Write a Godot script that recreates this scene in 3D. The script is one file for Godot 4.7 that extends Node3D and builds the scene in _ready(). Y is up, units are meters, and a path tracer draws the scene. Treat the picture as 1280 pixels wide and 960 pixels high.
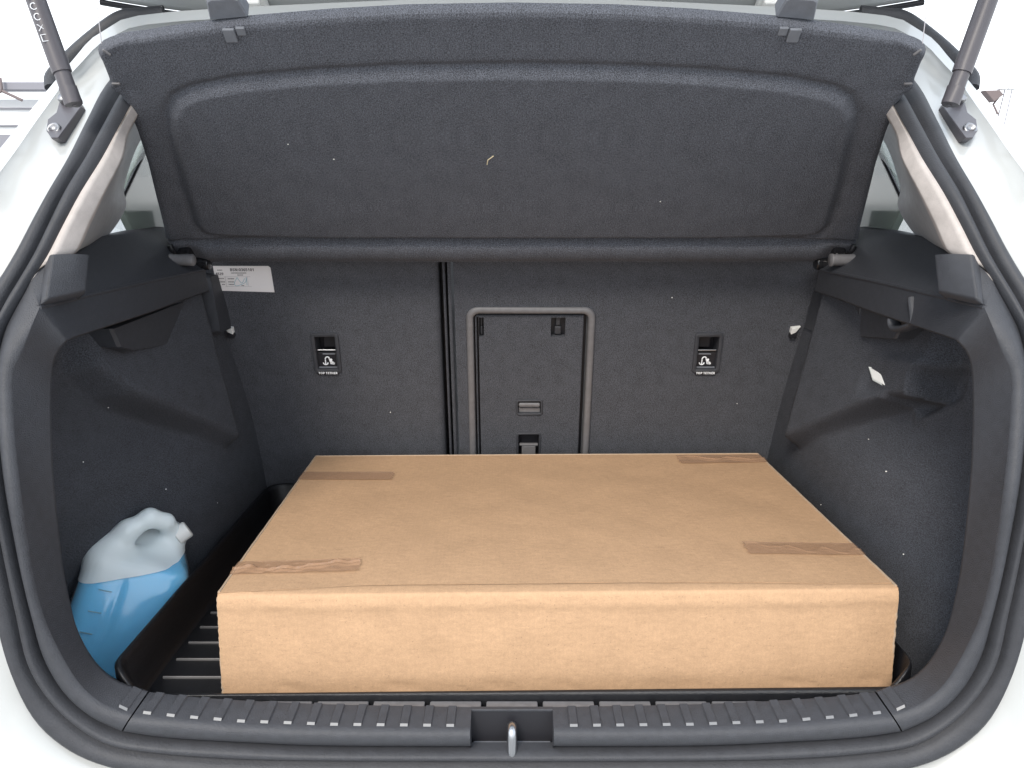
extends Node3D
# An open car boot: every outline below is in metres, y up, z towards the viewer, sill edge at z = 0
# half outlines run from the middle of the sill up the left side
var TRIM_INNER := [Vector3(0.0000, 0.0248, -0.0300), Vector3(-0.1868, 0.0288, -0.0300), Vector3(-0.2755, 0.0328, -0.0300), Vector3(-0.3462, 0.0378, -0.0300), Vector3(-0.4032, 0.0448, -0.0300), Vector3(-0.4347, 0.0537, -0.0330), Vector3(-0.4548, 0.0660, -0.0370), Vector3(-0.4705, 0.0863, -0.0410), Vector3(-0.4818, 0.1133, -0.0450), Vector3(-0.4866, 0.1413, -0.0470), Vector3(-0.4896, 0.1789, -0.0480), Vector3(-0.4896, 0.2210, -0.0480), Vector3(-0.4879, 0.2758, -0.0480), Vector3(-0.4882, 0.3186, -0.0536), Vector3(-0.4906, 0.3677, -0.0673), Vector3(-0.4892, 0.4008, -0.0753), Vector3(-0.4831, 0.4178, -0.0773), Vector3(-0.4704, 0.4307, -0.0772)]
var TRIM_EDGE := [Vector3(0.0000, 0.0193, 0.0000), Vector3(-0.1940, 0.0213, 0.0000), Vector3(-0.2928, 0.0252, 0.0000), Vector3(-0.3611, 0.0315, 0.0000), Vector3(-0.4078, 0.0369, 0.0000), Vector3(-0.4365, 0.0494, 0.0000), Vector3(-0.4593, 0.0734, 0.0000), Vector3(-0.4759, 0.1111, 0.0000), Vector3(-0.4874, 0.1526, 0.0000), Vector3(-0.4923, 0.1978, 0.0000), Vector3(-0.4931, 0.2418, 0.0000), Vector3(-0.4930, 0.2849, 0.0000), Vector3(-0.4980, 0.3322, -0.0097), Vector3(-0.5022, 0.3707, -0.0212), Vector3(-0.5036, 0.4017, -0.0305), Vector3(-0.4958, 0.4251, -0.0375), Vector3(-0.4887, 0.4470, -0.0441), Vector3(-0.4835, 0.4690, -0.0570)]
var TRIM_OUTER := [Vector3(0.0000, -0.0078, -0.0020), Vector3(-0.2045, -0.0068, -0.0020), Vector3(-0.3042, -0.0019, -0.0020), Vector3(-0.3776, 0.0031, -0.0020), Vector3(-0.4244, 0.0110, -0.0020), Vector3(-0.4568, 0.0306, -0.0020), Vector3(-0.4831, 0.0615, -0.0020), Vector3(-0.4991, 0.1033, -0.0020), Vector3(-0.5038, 0.1515, -0.0020), Vector3(-0.5077, 0.1968, -0.0020), Vector3(-0.5105, 0.2427, -0.0020), Vector3(-0.5125, 0.2926, -0.0020), Vector3(-0.5187, 0.3348, -0.0124), Vector3(-0.5240, 0.3780, -0.0254), Vector3(-0.5242, 0.4169, -0.0371), Vector3(-0.5190, 0.4443, -0.0453), Vector3(-0.5105, 0.4672, -0.0578), Vector3(-0.5001, 0.4927, -0.0739), Vector3(-0.4894, 0.5180, -0.0899), Vector3(-0.4796, 0.5497, -0.1099), Vector3(-0.4693, 0.5840, -0.1336), Vector3(-0.4633, 0.6224, -0.1771), Vector3(-0.4670, 0.6643, -0.2378), Vector3(-0.4691, 0.7054, -0.2976), Vector3(-0.4518, 0.7280, -0.3230), Vector3(-0.4125, 0.7454, -0.3361), Vector3(-0.3214, 0.7565, -0.3444), Vector3(0.0000, 0.7700, -0.3545)]
var SEAL_MID := [Vector3(0.0000, -0.0218, -0.0020), Vector3(-0.2096, -0.0208, -0.0020), Vector3(-0.3098, -0.0188, -0.0020), Vector3(-0.3877, -0.0118, -0.0020), Vector3(-0.4363, -0.0019, -0.0020), Vector3(-0.4699, 0.0218, -0.0020), Vector3(-0.4967, 0.0558, -0.0020), Vector3(-0.5134, 0.0977, -0.0020), Vector3(-0.5177, 0.1534, -0.0020), Vector3(-0.5201, 0.1968, -0.0020), Vector3(-0.5219, 0.2427, -0.0020), Vector3(-0.5229, 0.2926, -0.0020), Vector3(-0.5284, 0.3348, -0.0124), Vector3(-0.5337, 0.3780, -0.0254), Vector3(-0.5339, 0.4169, -0.0371), Vector3(-0.5273, 0.4482, -0.0465), Vector3(-0.5206, 0.4749, -0.0627), Vector3(-0.5115, 0.4982, -0.0774), Vector3(-0.5025, 0.5236, -0.0934), Vector3(-0.4944, 0.5546, -0.1130), Vector3(-0.4875, 0.5875, -0.1375), Vector3(-0.4831, 0.6262, -0.1813), Vector3(-0.4900, 0.6698, -0.2469), Vector3(-0.4928, 0.7123, -0.3068), Vector3(-0.4728, 0.7388, -0.3311), Vector3(-0.4277, 0.7587, -0.3461), Vector3(-0.3323, 0.7722, -0.3562), Vector3(0.0000, 0.7857, -0.3652)]
var SEAL_OUTER := [Vector3(0.0000, -0.0594, -0.0060), Vector3(-0.2213, -0.0574, -0.0060), Vector3(-0.3270, -0.0512, -0.0060), Vector3(-0.4055, -0.0411, -0.0060), Vector3(-0.4550, -0.0269, -0.0060), Vector3(-0.4910, -0.0049, -0.0060), Vector3(-0.5179, 0.0297, -0.0060), Vector3(-0.5338, 0.0838, -0.0060), Vector3(-0.5413, 0.1401, -0.0060), Vector3(-0.5427, 0.1948, -0.0060), Vector3(-0.5426, 0.2410, -0.0060), Vector3(-0.5434, 0.2912, -0.0060), Vector3(-0.5503, 0.3336, -0.0161), Vector3(-0.5541, 0.3771, -0.0291), Vector3(-0.5546, 0.4201, -0.0420), Vector3(-0.5493, 0.4553, -0.0543), Vector3(-0.5415, 0.4822, -0.0713), Vector3(-0.5323, 0.5018, -0.0837), Vector3(-0.5227, 0.5274, -0.0998), Vector3(-0.5136, 0.5570, -0.1185), Vector3(-0.5054, 0.5858, -0.1396), Vector3(-0.5026, 0.6227, -0.1814), Vector3(-0.5126, 0.6702, -0.2517), Vector3(-0.5189, 0.7176, -0.3178), Vector3(-0.4981, 0.7506, -0.3439), Vector3(-0.4533, 0.7731, -0.3608), Vector3(-0.3463, 0.7887, -0.3709), Vector3(0.0000, 0.8020, -0.3784)]
var STEP_UPPER := [Vector3(-0.5830, 0.5546, -0.1150), Vector3(-0.5733, 0.5815, -0.1327), Vector3(-0.5699, 0.6061, -0.1606), Vector3(-0.5655, 0.6338, -0.1920), Vector3(-0.5704, 0.6635, -0.2383), Vector3(-0.5736, 0.6910, -0.2806), Vector3(-0.5731, 0.7196, -0.3185), Vector3(-0.5586, 0.7480, -0.3400), Vector3(-0.5264, 0.7861, -0.3674), Vector3(-0.4347, 0.8083, -0.3799), Vector3(0.0000, 0.8285, -0.3913)]
var EDGE_UPPER := [Vector3(-0.6079, 0.5628, -0.1282), Vector3(-0.6020, 0.5885, -0.1487), Vector3(-0.5968, 0.6128, -0.1762), Vector3(-0.5902, 0.6363, -0.2028), Vector3(-0.5931, 0.6622, -0.2442), Vector3(-0.5953, 0.6899, -0.2871), Vector3(-0.5919, 0.7198, -0.3267), Vector3(-0.5749, 0.7539, -0.3525), Vector3(-0.5427, 0.7967, -0.3814), Vector3(-0.4507, 0.8237, -0.3966), Vector3(0.0000, 0.8466, -0.4095)]
var ROOF_STRIP := [Vector3(-0.5996, 0.7192, -0.3439), Vector3(-0.6044, 0.7347, -0.3561), Vector3(-0.5949, 0.7528, -0.3696), Vector3(-0.5815, 0.7734, -0.3851), Vector3(-0.5640, 0.7928, -0.3972), Vector3(-0.5414, 0.8133, -0.4087), Vector3(-0.5253, 0.8213, -0.4132), Vector3(-0.5102, 0.8224, -0.4139), Vector3(-0.4747, 0.8259, -0.4158)]
var GATE_EDGE := [Vector3(0.0000, 0.8355, -0.4651), Vector3(-0.2740, 0.8332, -0.4691), Vector3(-0.3887, 0.8324, -0.4704), Vector3(-0.4282, 0.8332, -0.4691), Vector3(-0.4972, 0.8393, -0.4585), Vector3(-0.5383, 0.8439, -0.4506), Vector3(-0.5732, 0.8483, -0.4429)]
var STRUT := [Vector3(-0.4978, 0.6870, -0.1936), Vector3(-0.5295, 0.7928, -0.2020), Vector3(-0.6122, 1.0677, -0.2238)]
var BRACKET := [Vector3(-0.5649, 0.7011, -0.2940), Vector3(-0.5593, 0.7034, -0.2970), Vector3(-0.5459, 0.6910, -0.2806), Vector3(-0.5396, 0.6955, -0.2865), Vector3(-0.5318, 0.6888, -0.2777), Vector3(-0.5265, 0.6456, -0.2084), Vector3(-0.5348, 0.6456, -0.2084), Vector3(-0.5481, 0.6550, -0.2241), Vector3(-0.5595, 0.6700, -0.2493), Vector3(-0.5577, 0.6811, -0.2675)]
var BOLT := [Vector3(-0.5404, 0.6571, -0.2276), Vector3(-0.5545, 0.6955, -0.2865)]
var PILLAR_B := [Vector3(-0.5010, 0.5147, -0.1158), Vector3(-0.4757, 0.5180, -0.1179), Vector3(-0.4654, 0.5515, -0.1390), Vector3(-0.4564, 0.5845, -0.1620), Vector3(-0.4538, 0.6241, -0.2069), Vector3(-0.4652, 0.6565, -0.2526), Vector3(-0.4680, 0.6980, -0.3158)]
var PILLAR_C := [Vector3(-0.5550, 0.5088, -0.2697), Vector3(-0.5550, 0.5281, -0.3392), Vector3(-0.5550, 0.5659, -0.3997), Vector3(-0.5550, 0.5934, -0.4012), Vector3(-0.5550, 0.6391, -0.4404), Vector3(-0.5550, 0.6698, -0.4776), Vector3(-0.5550, 0.7105, -0.5410)]
var LEDGE_OUT := [Vector3(-0.5001, 0.4927, -0.0739), Vector3(-0.4917, 0.5159, -0.0966), Vector3(-0.5300, 0.5119, -0.2180), Vector3(-0.5500, 0.5276, -0.3248), Vector3(-0.5560, 0.5326, -0.4311), Vector3(-0.5600, 0.5349, -0.5574)]
var LEDGE_EDGE := [Vector3(-0.4835, 0.4705, -0.0555), Vector3(-0.4835, 0.4690, -0.0570), Vector3(-0.4870, 0.4700, -0.1591), Vector3(-0.4870, 0.4712, -0.3027), Vector3(-0.4870, 0.4712, -0.4203), Vector3(-0.4870, 0.4712, -0.5174)]
var LEDGE_LOW := [Vector3(-0.4704, 0.4307, -0.0772), Vector3(-0.4780, 0.4296, -0.1688), Vector3(-0.4820, 0.4303, -0.3062), Vector3(-0.4870, 0.4330, -0.4414), Vector3(-0.4900, 0.4336, -0.5377)]
var FOOT_TOP := [Vector3(-0.4909, 0.5163, -0.0908), Vector3(-0.4805, 0.5164, -0.1009), Vector3(-0.4714, 0.5157, -0.1125), Vector3(-0.4662, 0.5140, -0.1254)]
var FOOT_LOW := [Vector3(-0.4835, 0.4703, -0.0558), Vector3(-0.4772, 0.4720, -0.0729), Vector3(-0.4712, 0.4734, -0.0898), Vector3(-0.4654, 0.4749, -0.1067)]
var NET_BOX := [Vector3(-0.5020, 0.4185, -0.2348), Vector3(-0.5020, 0.4268, -0.4843), Vector3(-0.5020, 0.3592, -0.5117), Vector3(-0.5020, 0.3817, -0.2806), Vector3(-0.5020, 0.3924, -0.2499)]
var COLUMN := [Vector3(-0.5150, 0.4614, -0.5450), Vector3(-0.4895, 0.4562, -0.5450), Vector3(-0.4800, 0.3644, -0.5450), Vector3(-0.5039, 0.3617, -0.5450)]
var COLUMN_RIGHT := [Vector3(0.5123, 0.4626, -0.5450), Vector3(0.5243, 0.4588, -0.5450), Vector3(0.5221, 0.4250, -0.5450), Vector3(0.5196, 0.3630, -0.5450), Vector3(0.4996, 0.3657, -0.5450)]
var PANEL_ONE := [Vector3(0.5080, 0.4325, -0.5237), Vector3(0.5080, 0.4293, -0.4023), Vector3(0.5080, 0.3821, -0.4028), Vector3(0.5080, 0.3637, -0.5493)]
var PANEL_TWO := [Vector3(0.5000, 0.4316, -0.3840), Vector3(0.5000, 0.4324, -0.2441), Vector3(0.5000, 0.3989, -0.2734), Vector3(0.5000, 0.3848, -0.3790)]
var HOOK := [Vector3(0.4880, 0.4606, -0.2096), Vector3(0.4880, 0.4368, -0.1983), Vector3(0.4880, 0.4294, -0.2025), Vector3(0.4880, 0.4214, -0.2230), Vector3(0.4880, 0.4173, -0.2431), Vector3(0.4880, 0.4200, -0.2524), Vector3(0.4880, 0.4276, -0.2563)]
var LAMP := [Vector3(0.5030, 0.3515, -0.3518), Vector3(0.5120, 0.3462, -0.3108), Vector3(0.5120, 0.3253, -0.2942), Vector3(0.5030, 0.3304, -0.3316)]
var PEG := [Vector3(-0.4950, 0.4892, -0.4560), Vector3(-0.4900, 0.4820, -0.5628), Vector3(-0.5050, 0.5158, -0.4454)]
var SAGE := [Vector3(-0.5720, 0.5726, -0.4392), Vector3(-0.5720, 0.5312, -0.4731), Vector3(-0.5720, 0.5264, -0.5839), Vector3(-0.5720, 0.7068, -0.6244), Vector3(-0.5720, 0.6687, -0.5392)]
var SAGE_EDGE := [Vector3(-0.5700, 0.5737, -0.4353), Vector3(-0.5700, 0.6374, -0.5140), Vector3(-0.5700, 0.6902, -0.5796)]
var CORD := [Vector3(-0.4745, 0.7509, -0.2285), Vector3(-0.4831, 0.8027, -0.2452)]
# ---------------------------------------------------------------- mesh builder
class MB:
	var v := PackedVector3Array()
	var n := PackedVector3Array()
	var ix := PackedInt32Array()
	var xf := Transform3D.IDENTITY
	func tri(a: int, b: int, c: int) -> void:
		ix.append(a); ix.append(b); ix.append(c)
		var m := (v[c] - v[a]).cross(v[b] - v[a])
		n[a] += m; n[b] += m; n[c] += m
	func grid(rows: Array, wrap := false) -> void:
		var cols: int = rows[0].size()
		var base := v.size()
		for r in rows:
			for p in r:
				v.append(xf * (p as Vector3)); n.append(Vector3.ZERO)
		var cc := cols if wrap else cols - 1
		for i in rows.size() - 1:
			for j in cc:
				var k := (j + 1) % cols
				var a := base + i * cols + j
				var b := base + i * cols + k
				var c := base + (i + 1) * cols + k
				var d := base + (i + 1) * cols + j
				tri(a, b, c); tri(a, c, d)
	func quad(a: Vector3, b: Vector3, c: Vector3, d: Vector3) -> void:
		grid([[a, b], [d, c]])
	func fan(pts: Array) -> void:
		# flat polygon, triangulated in its own plane
		var nn := Vector3.ZERO
		for i in pts.size():
			nn += (pts[i] as Vector3).cross(pts[(i + 1) % pts.size()])
		nn = nn.normalized()
		var ax := nn.cross(Vector3.UP if absf(nn.y) < 0.8 else Vector3.RIGHT).normalized()
		var ay := nn.cross(ax)
		var p2 := PackedVector2Array()
		for p in pts:
			p2.append(Vector2((p as Vector3).dot(ax), (p as Vector3).dot(ay)))
		var t := Geometry2D.triangulate_polygon(p2)
		var base := v.size()
		for p in pts:
			v.append(xf * (p as Vector3)); n.append(Vector3.ZERO)
		for i in range(0, t.size(), 3):
			tri(base + t[i], base + t[i + 1], base + t[i + 2])
		var f: Vector3 = (xf.basis * nn).normalized()
		for i in pts.size():
			if n[base + i].length() < 1e-12: n[base + i] = f
	func slab(pts: Array, off: Vector3, bev := 0.0) -> void:
		# polygon pts is the front face, off points to the back
		var c := Vector3.ZERO
		for p in pts: c += p
		c /= pts.size()
		var f := []; var m := []; var b := []
		var on := off.normalized()
		for p in pts:
			var q: Vector3 = p
			var to := (c - q)
			to -= on * to.dot(on)
			f.append(q + to.normalized() * bev)
			m.append(q + on * bev)
			b.append(q + off)
		fan(f)
		var cnt := pts.size()
		for i in cnt:
			var k := (i + 1) % cnt
			if bev > 0.0: quad(f[i], f[k], m[k], m[i])
			quad(m[i], m[k], b[k], b[i])
		fan(b)
	func rbox(c: Vector3, size: Vector3, r: float, seg := 2) -> void:
		var h := size * 0.5
		r = minf(r, minf(h.x, minf(h.y, h.z)) * 0.98)
		for ax in 3:
			for s in [-1.0, 1.0]:
				var u := (ax + 1) % 3
				var w := (ax + 2) % 3
				var A := _ticks(h[u], r, seg)
				var B := _ticks(h[w], r, seg)
				var base := v.size()
				for a in A:
					for b in B:
						var p := Vector3.ZERO
						p[ax] = h[ax] * s; p[u] = a; p[w] = b
						var q := p.clamp(-h + Vector3.ONE * r, h - Vector3.ONE * r)
						var d := (p - q).normalized()
						v.append(xf * (c + q + d * r)); n.append(Vector3.ZERO)
				for i in A.size() - 1:
					for j in B.size() - 1:
						var e := base + i * B.size() + j
						if s > 0:
							tri(e, e + 1, e + B.size() + 1); tri(e, e + B.size() + 1, e + B.size())
						else:
							tri(e, e + B.size() + 1, e + 1); tri(e, e + B.size(), e + B.size() + 1)
				var at := base
				for a in A:
					for b in B:
						var p := Vector3.ZERO
						p[ax] = h[ax] * s; p[u] = a; p[w] = b
						var q := p.clamp(-h + Vector3.ONE * r, h - Vector3.ONE * r)
						var d2: Vector3 = xf.basis * (p - q)
						if n[at].dot(d2) < 0: d2 = -d2
						n[at] = d2 * 1e6
						at += 1
	func _ticks(h: float, r: float, seg: int) -> Array:
		var t := []
		for i in seg + 1: t.append(-h + r * (1.0 - cos(PI / 2 * i / seg)) if i < seg else -h + r)
		for i in seg + 1: t.append(h - r if i == 0 else h - r * (1.0 - cos(PI / 2 * (seg - i) / seg)))
		return t
	func tube(path: Array, rx: float, sides := 8, ry := -1.0, up := Vector3.UP, caps := true) -> void:
		if ry < 0: ry = rx
		var rows := []
		var cnt := path.size()
		var prev := up
		for i in cnt:
			var t: Vector3 = (path[mini(i + 1, cnt - 1)] - path[maxi(i - 1, 0)]).normalized()
			var a := (prev - t * prev.dot(t))
			if a.length() < 0.01: a = t.cross(Vector3.RIGHT)
			a = a.normalized()
			prev = a
			var b := t.cross(a)
			var r := []
			for k in sides:
				var g := TAU * k / sides
				r.append(path[i] + a * cos(g) * ry + b * sin(g) * rx)
			rows.append(r)
		grid(rows, true)
		if caps:
			fan(rows[0]); fan(rows[-1])
	func lathe(prof: Array, sides := 20) -> void:
		# profile of Vector2(radius, height) about local Y
		var rows := []
		for p in prof:
			var r := []
			for k in sides:
				var g := TAU * k / sides
				r.append(Vector3(p.x * cos(g), p.y, p.x * sin(g)))
			rows.append(r)
		grid(rows, true)
	func mesh() -> ArrayMesh:
		var nn := PackedVector3Array()
		for q in n: nn.append(q.normalized() if q.length() > 1e-20 else Vector3.UP)
		var a := []
		a.resize(Mesh.ARRAY_MAX)
		a[Mesh.ARRAY_VERTEX] = v; a[Mesh.ARRAY_NORMAL] = nn; a[Mesh.ARRAY_INDEX] = ix
		var m := ArrayMesh.new()
		m.add_surface_from_arrays(Mesh.PRIMITIVE_TRIANGLES, a)
		return m

# ---------------------------------------------------------------- naming and tagging
var taken := {}
func numbered(called: String) -> String:
	taken[called] = int(taken.get(called, -1)) + 1
	return called if taken[called] == 0 else "%s_%03d" % [called, taken[called]]
func thing(called: String, label: String, category: String, at := Vector3.ZERO, group := "") -> Node3D:
	var o := Node3D.new()
	o.name = numbered(called)
	o.position = at
	o.set_meta("label", label); o.set_meta("category", category)
	if group != "": o.set_meta("group", group)
	add_child(o)
	return o
func part(b: MB, called: String, m: Material, parent: Node, label := "") -> MeshInstance3D:
	var o := MeshInstance3D.new()
	o.name = called
	o.mesh = b.mesh()
	o.material_override = m
	if label != "": o.set_meta("label", label)
	parent.add_child(o, true)
	return o
func text_part(words: String, height: float, xf: Transform3D, m: Material, parent: Node, called := "lettering") -> void:
	var t := TextMesh.new()
	var f := SystemFont.new()
	f.font_names = PackedStringArray(["Droid Sans"])
	f.font_weight = 700
	t.font = f
	t.text = words
	t.font_size = 32
	t.pixel_size = height / 24.0
	t.depth = 0.0004
	t.curve_step = 2.0
	var o := MeshInstance3D.new()
	o.name = called
	o.mesh = t
	o.transform = xf
	o.material_override = m
	parent.add_child(o, true)

# ---------------------------------------------------------------- curves
func cr(p: Array, k: int) -> Array:
	var r := []
	for i in p.size() - 1:
		var a: Vector3 = p[maxi(i - 1, 0)]
		var d: Vector3 = p[mini(i + 2, p.size() - 1)]
		for j in k:
			r.append((p[i] as Vector3).cubic_interpolate(p[i + 1], a, d, float(j) / k))
	r.append(p[-1])
	return r
func seg(p: Array, k: int) -> Array:
	var r := []
	for i in p.size() - 1:
		for j in k: r.append((p[i] as Vector3).lerp(p[i + 1], float(j) / k))
	r.append(p[-1])
	return r
func flipx(p: Array) -> Array:
	var r := []
	for q in p: r.append(Vector3(-q.x, q.y, q.z))
	return r
func side(p: Array, s: float) -> Array:
	return p if s < 0 else flipx(p)
func whole(p: Array) -> Array:
	# left half from bottom centre to top centre -> the full ring, from top centre down the right, up the left
	var r := flipx(p)
	r.reverse()
	r.append_array(p.slice(1))
	return r
func mix(a: Array, b: Array, t: float, z := 0.0) -> Array:
	var r := []
	for i in a.size(): r.append((a[i] as Vector3).lerp(b[i], t) + Vector3(0, 0, z))
	return r
func table(x: float, t: Array) -> float:
	# piecewise linear
	if x <= t[0].x: return t[0].y
	for i in t.size() - 1:
		if x <= t[i + 1].x: return lerpf(t[i].y, t[i + 1].y, (x - t[i].x) / (t[i + 1].x - t[i].x))
	return t[-1].y
func inside_dist(p: Vector2, poly: PackedVector2Array) -> float:
	var d := 1e9
	for i in poly.size():
		d = minf(d, p.distance_to(Geometry2D.get_closest_point_to_segment(p, poly[i], poly[(i + 1) % poly.size()])))
	return d if Geometry2D.is_point_in_polygon(p, poly) else -d

# ---------------------------------------------------------------- materials
var M := {}
func lin(r: float, g: float, b: float, a := 1.0) -> Color:
	var c := Color(r, g, b).linear_to_srgb()
	c.a = a
	return c
func grain(seed_: int, fine: float, coarse: float, amount: float, blotch: float, stretch := 1.0) -> ImageTexture:
	# neutral tile multiplied into the albedo: fine fibre grain over broad blotches
	var sz := 384
	var a := FastNoiseLite.new(); a.seed = seed_; a.noise_type = FastNoiseLite.TYPE_SIMPLEX; a.frequency = fine; a.fractal_octaves = 2
	var b := FastNoiseLite.new(); b.seed = seed_ + 7; b.noise_type = FastNoiseLite.TYPE_SIMPLEX; b.frequency = coarse; b.fractal_octaves = 3
	var ia := a.get_seamless_image(sz, int(sz / stretch), false, false, 0.15, false)
	if stretch != 1.0: ia.resize(sz, sz, Image.INTERPOLATE_BILINEAR)
	var ib := b.get_seamless_image(sz, sz, false, false, 0.15, false)
	var rng := RandomNumberGenerator.new(); rng.seed = seed_
	var im := Image.create(sz, sz, false, Image.FORMAT_RGB8)
	for y in sz:
		for x in sz:
			var k := 0.80 + (ia.get_pixel(x, y).r - 0.5) * amount + (ib.get_pixel(x, y).r - 0.5) * blotch + (rng.randf() - 0.5) * amount * 0.6
			k = clampf(k, 0.05, 1.0)
			im.set_pixel(x, y, Color(k, k, k))
	im.generate_mipmaps()
	return ImageTexture.create_from_image(im)
func bump(seed_: int, freq: float, strength: float) -> ImageTexture:
	var a := FastNoiseLite.new(); a.seed = seed_; a.frequency = freq; a.fractal_octaves = 3; a.noise_type = FastNoiseLite.TYPE_SIMPLEX
	var im := a.get_seamless_image(384, 384, false, false, 0.15, false)
	im.bump_map_to_normal_map(strength)
	im.generate_mipmaps()
	return ImageTexture.create_from_image(im)
func mat(c: Color, rough: float, tile := 0.0, tex: Texture2D = null, nrm: Texture2D = null, nscale := 1.0) -> StandardMaterial3D:
	var m := StandardMaterial3D.new()
	m.albedo_color = c
	m.roughness = rough
	m.metallic_specular = 0.5
	if tile > 0:
		m.uv1_triplanar = true
		m.uv1_scale = Vector3.ONE / tile
		if tex: m.albedo_texture = tex
		if nrm:
			m.normal_enabled = true
			m.normal_texture = nrm
			m.normal_scale = nscale
	return m
func make_materials() -> void:
	var felt := grain(3, 0.25, 0.012, 0.90, 0.12)
	var felt_n := bump(4, 0.22, 6.0)
	var leather_n := bump(9, 0.11, 5.0)
	var skin := grain(12, 0.2, 0.01, 0.10, 0.10)
	M.paint = mat(lin(0.43, 0.445, 0.445), 0.28)
	M.paint.clearcoat_enabled = true; M.paint.clearcoat = 0.6; M.paint.clearcoat_roughness = 0.08
	M.rubber = mat(lin(0.060, 0.063, 0.074), 0.62, 0.10, skin, leather_n, 0.25)
	M.trim = mat(lin(0.061, 0.065, 0.078), 0.58, 0.07, skin, leather_n, 0.5)
	M.trim_dark = mat(lin(0.045, 0.047, 0.056), 0.5, 0.07, skin, leather_n, 0.4)
	M.black = mat(lin(0.012, 0.012, 0.016), 0.5)
	M.gloss_black = mat(lin(0.012, 0.012, 0.014), 0.18)
	M.carpet = mat(lin(0.078, 0.084, 0.102), 0.95, 0.19, felt, felt_n, 0.5)
	M.felt = mat(lin(0.150, 0.159, 0.188), 0.95, 0.19, felt, felt_n, 0.5)
	M.seat = mat(lin(0.100, 0.105, 0.123), 0.92, 0.18, felt, felt_n, 0.45)
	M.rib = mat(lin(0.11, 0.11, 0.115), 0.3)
	M.liner = mat(lin(0.013, 0.014, 0.018), 0.38, 0.06, skin, leather_n, 0.5)
	M.grey = mat(lin(0.26, 0.275, 0.31), 0.5, 0.07, skin)
	M.bezel = mat(lin(0.24, 0.235, 0.245), 0.45, 0.07, skin)
	M.pink = mat(lin(0.74, 0.68, 0.65), 0.6, 0.08, skin)
	M.pillar = mat(lin(0.46, 0.475, 0.50), 0.6, 0.08, skin)
	M.sage = mat(Color(0.44, 0.48, 0.45, 0.84), 0.08)
	M.sage.transparency = BaseMaterial3D.TRANSPARENCY_ALPHA
	M.white = mat(lin(0.8, 0.8, 0.78), 0.45)
	M.print_white = mat(lin(0.85, 0.87, 0.9), 0.6)
	M.ink = mat(lin(0.09, 0.08, 0.09), 0.8)
	M.ink_soft = mat(lin(0.42, 0.40, 0.42), 0.8)
	M.pen = mat(lin(0.22, 0.42, 0.5), 0.8)
	M.paper = mat(lin(0.80, 0.77, 0.77), 0.7)
	M.steel = mat(lin(0.42, 0.43, 0.45), 0.30); M.steel.metallic = 1.0
	M.dark_steel = mat(lin(0.30, 0.30, 0.31), 0.35); M.dark_steel.metallic = 1.0
	M.pale_tip = mat(lin(0.15, 0.155, 0.165), 0.45)  # paler grey than the trim, for the end faces of the sill ribs
	M.strut = mat(lin(0.075, 0.07, 0.08), 0.42)
	M.glass = mat(Color(0.75, 0.85, 0.84, 0.16), 0.03)
	M.glass.transparency = BaseMaterial3D.TRANSPARENCY_ALPHA
	var board := cardboard_tex()
	M.card = mat(lin(0.575, 0.372, 0.228), 0.85, 0.42, board, bump(21, 0.06, 2.0), 0.12)
	M.card_edge = mat(lin(0.66, 0.50, 0.36), 0.9, 0.05, skin)
	M.tape = mat(Color(0.72, 0.58, 0.47, 0.46), 0.10)
	M.tape.transparency = BaseMaterial3D.TRANSPARENCY_ALPHA
	M.jug = mat(Color(0.95, 0.99, 1.0, 0.80), 0.28)
	M.jug.transparency = BaseMaterial3D.TRANSPARENCY_ALPHA
	M.jug_thin = mat(Color(0.90, 0.95, 0.99, 0.18), 0.10)
	M.jug_thin.transparency = BaseMaterial3D.TRANSPARENCY_ALPHA
	M.liquid = mat(lin(0.07, 0.58, 0.96), 0.25)
	M.straw = mat(lin(0.7, 0.6, 0.4), 0.8)
	M.lens = mat(lin(0.72, 0.76, 0.74), 0.2)
	M.concrete = mat(lin(0.52, 0.52, 0.51), 0.9, 3.0, grain(40, 0.2, 0.02, 0.10, 0.08))
	M.far_white = mat(lin(0.75, 0.76, 0.77), 0.8)
	M.far_grey = mat(lin(0.22, 0.22, 0.25), 0.7)
	M.far_brown = mat(lin(0.16, 0.13, 0.13), 0.8)
func cardboard_tex() -> ImageTexture:
	var sz := 512
	var a := FastNoiseLite.new(); a.seed = 51; a.frequency = 0.11; a.fractal_octaves = 3
	var b := FastNoiseLite.new(); b.seed = 52; b.frequency = 0.010; b.fractal_octaves = 3
	var ia := a.get_seamless_image(sz / 2, sz, false, false, 0.15, false)
	ia.resize(sz, sz, Image.INTERPOLATE_BILINEAR)
	var ib := b.get_seamless_image(sz, sz, false, false, 0.15, false)
	var rng := RandomNumberGenerator.new(); rng.seed = 5
	var im := Image.create(sz, sz, false, Image.FORMAT_RGB8)
	var ripple := []
	for x in sz: ripple.append(sin(TAU * 84.0 * x / sz) * 0.005)
	for y in sz:
		for x in sz:
			var k: float = 0.90 + (ia.get_pixel(x, y).r - 0.5) * 0.07 + (ib.get_pixel(x, y).r - 0.5) * 0.05 + (rng.randf() - 0.5) * 0.08 + ripple[x]
			if rng.randf() < 0.0016: k -= rng.randf_range(0.1, 0.35)
			im.set_pixel(x, y, Color(minf(k, 1.0), minf(k * 0.995, 1.0), minf(k * 0.98, 1.0)))
	for i in 420:
		var px := rng.randi_range(0, sz - 12); var py := rng.randi_range(0, sz - 2)
		var up := rng.randf() < 0.5
		for j in rng.randi_range(3, 11):
			var c := im.get_pixel(px + j, py)
			im.set_pixel(px + j, py, c * (1.05 if up else 0.93))
	im.generate_mipmaps()
	return ImageTexture.create_from_image(im)

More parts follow.
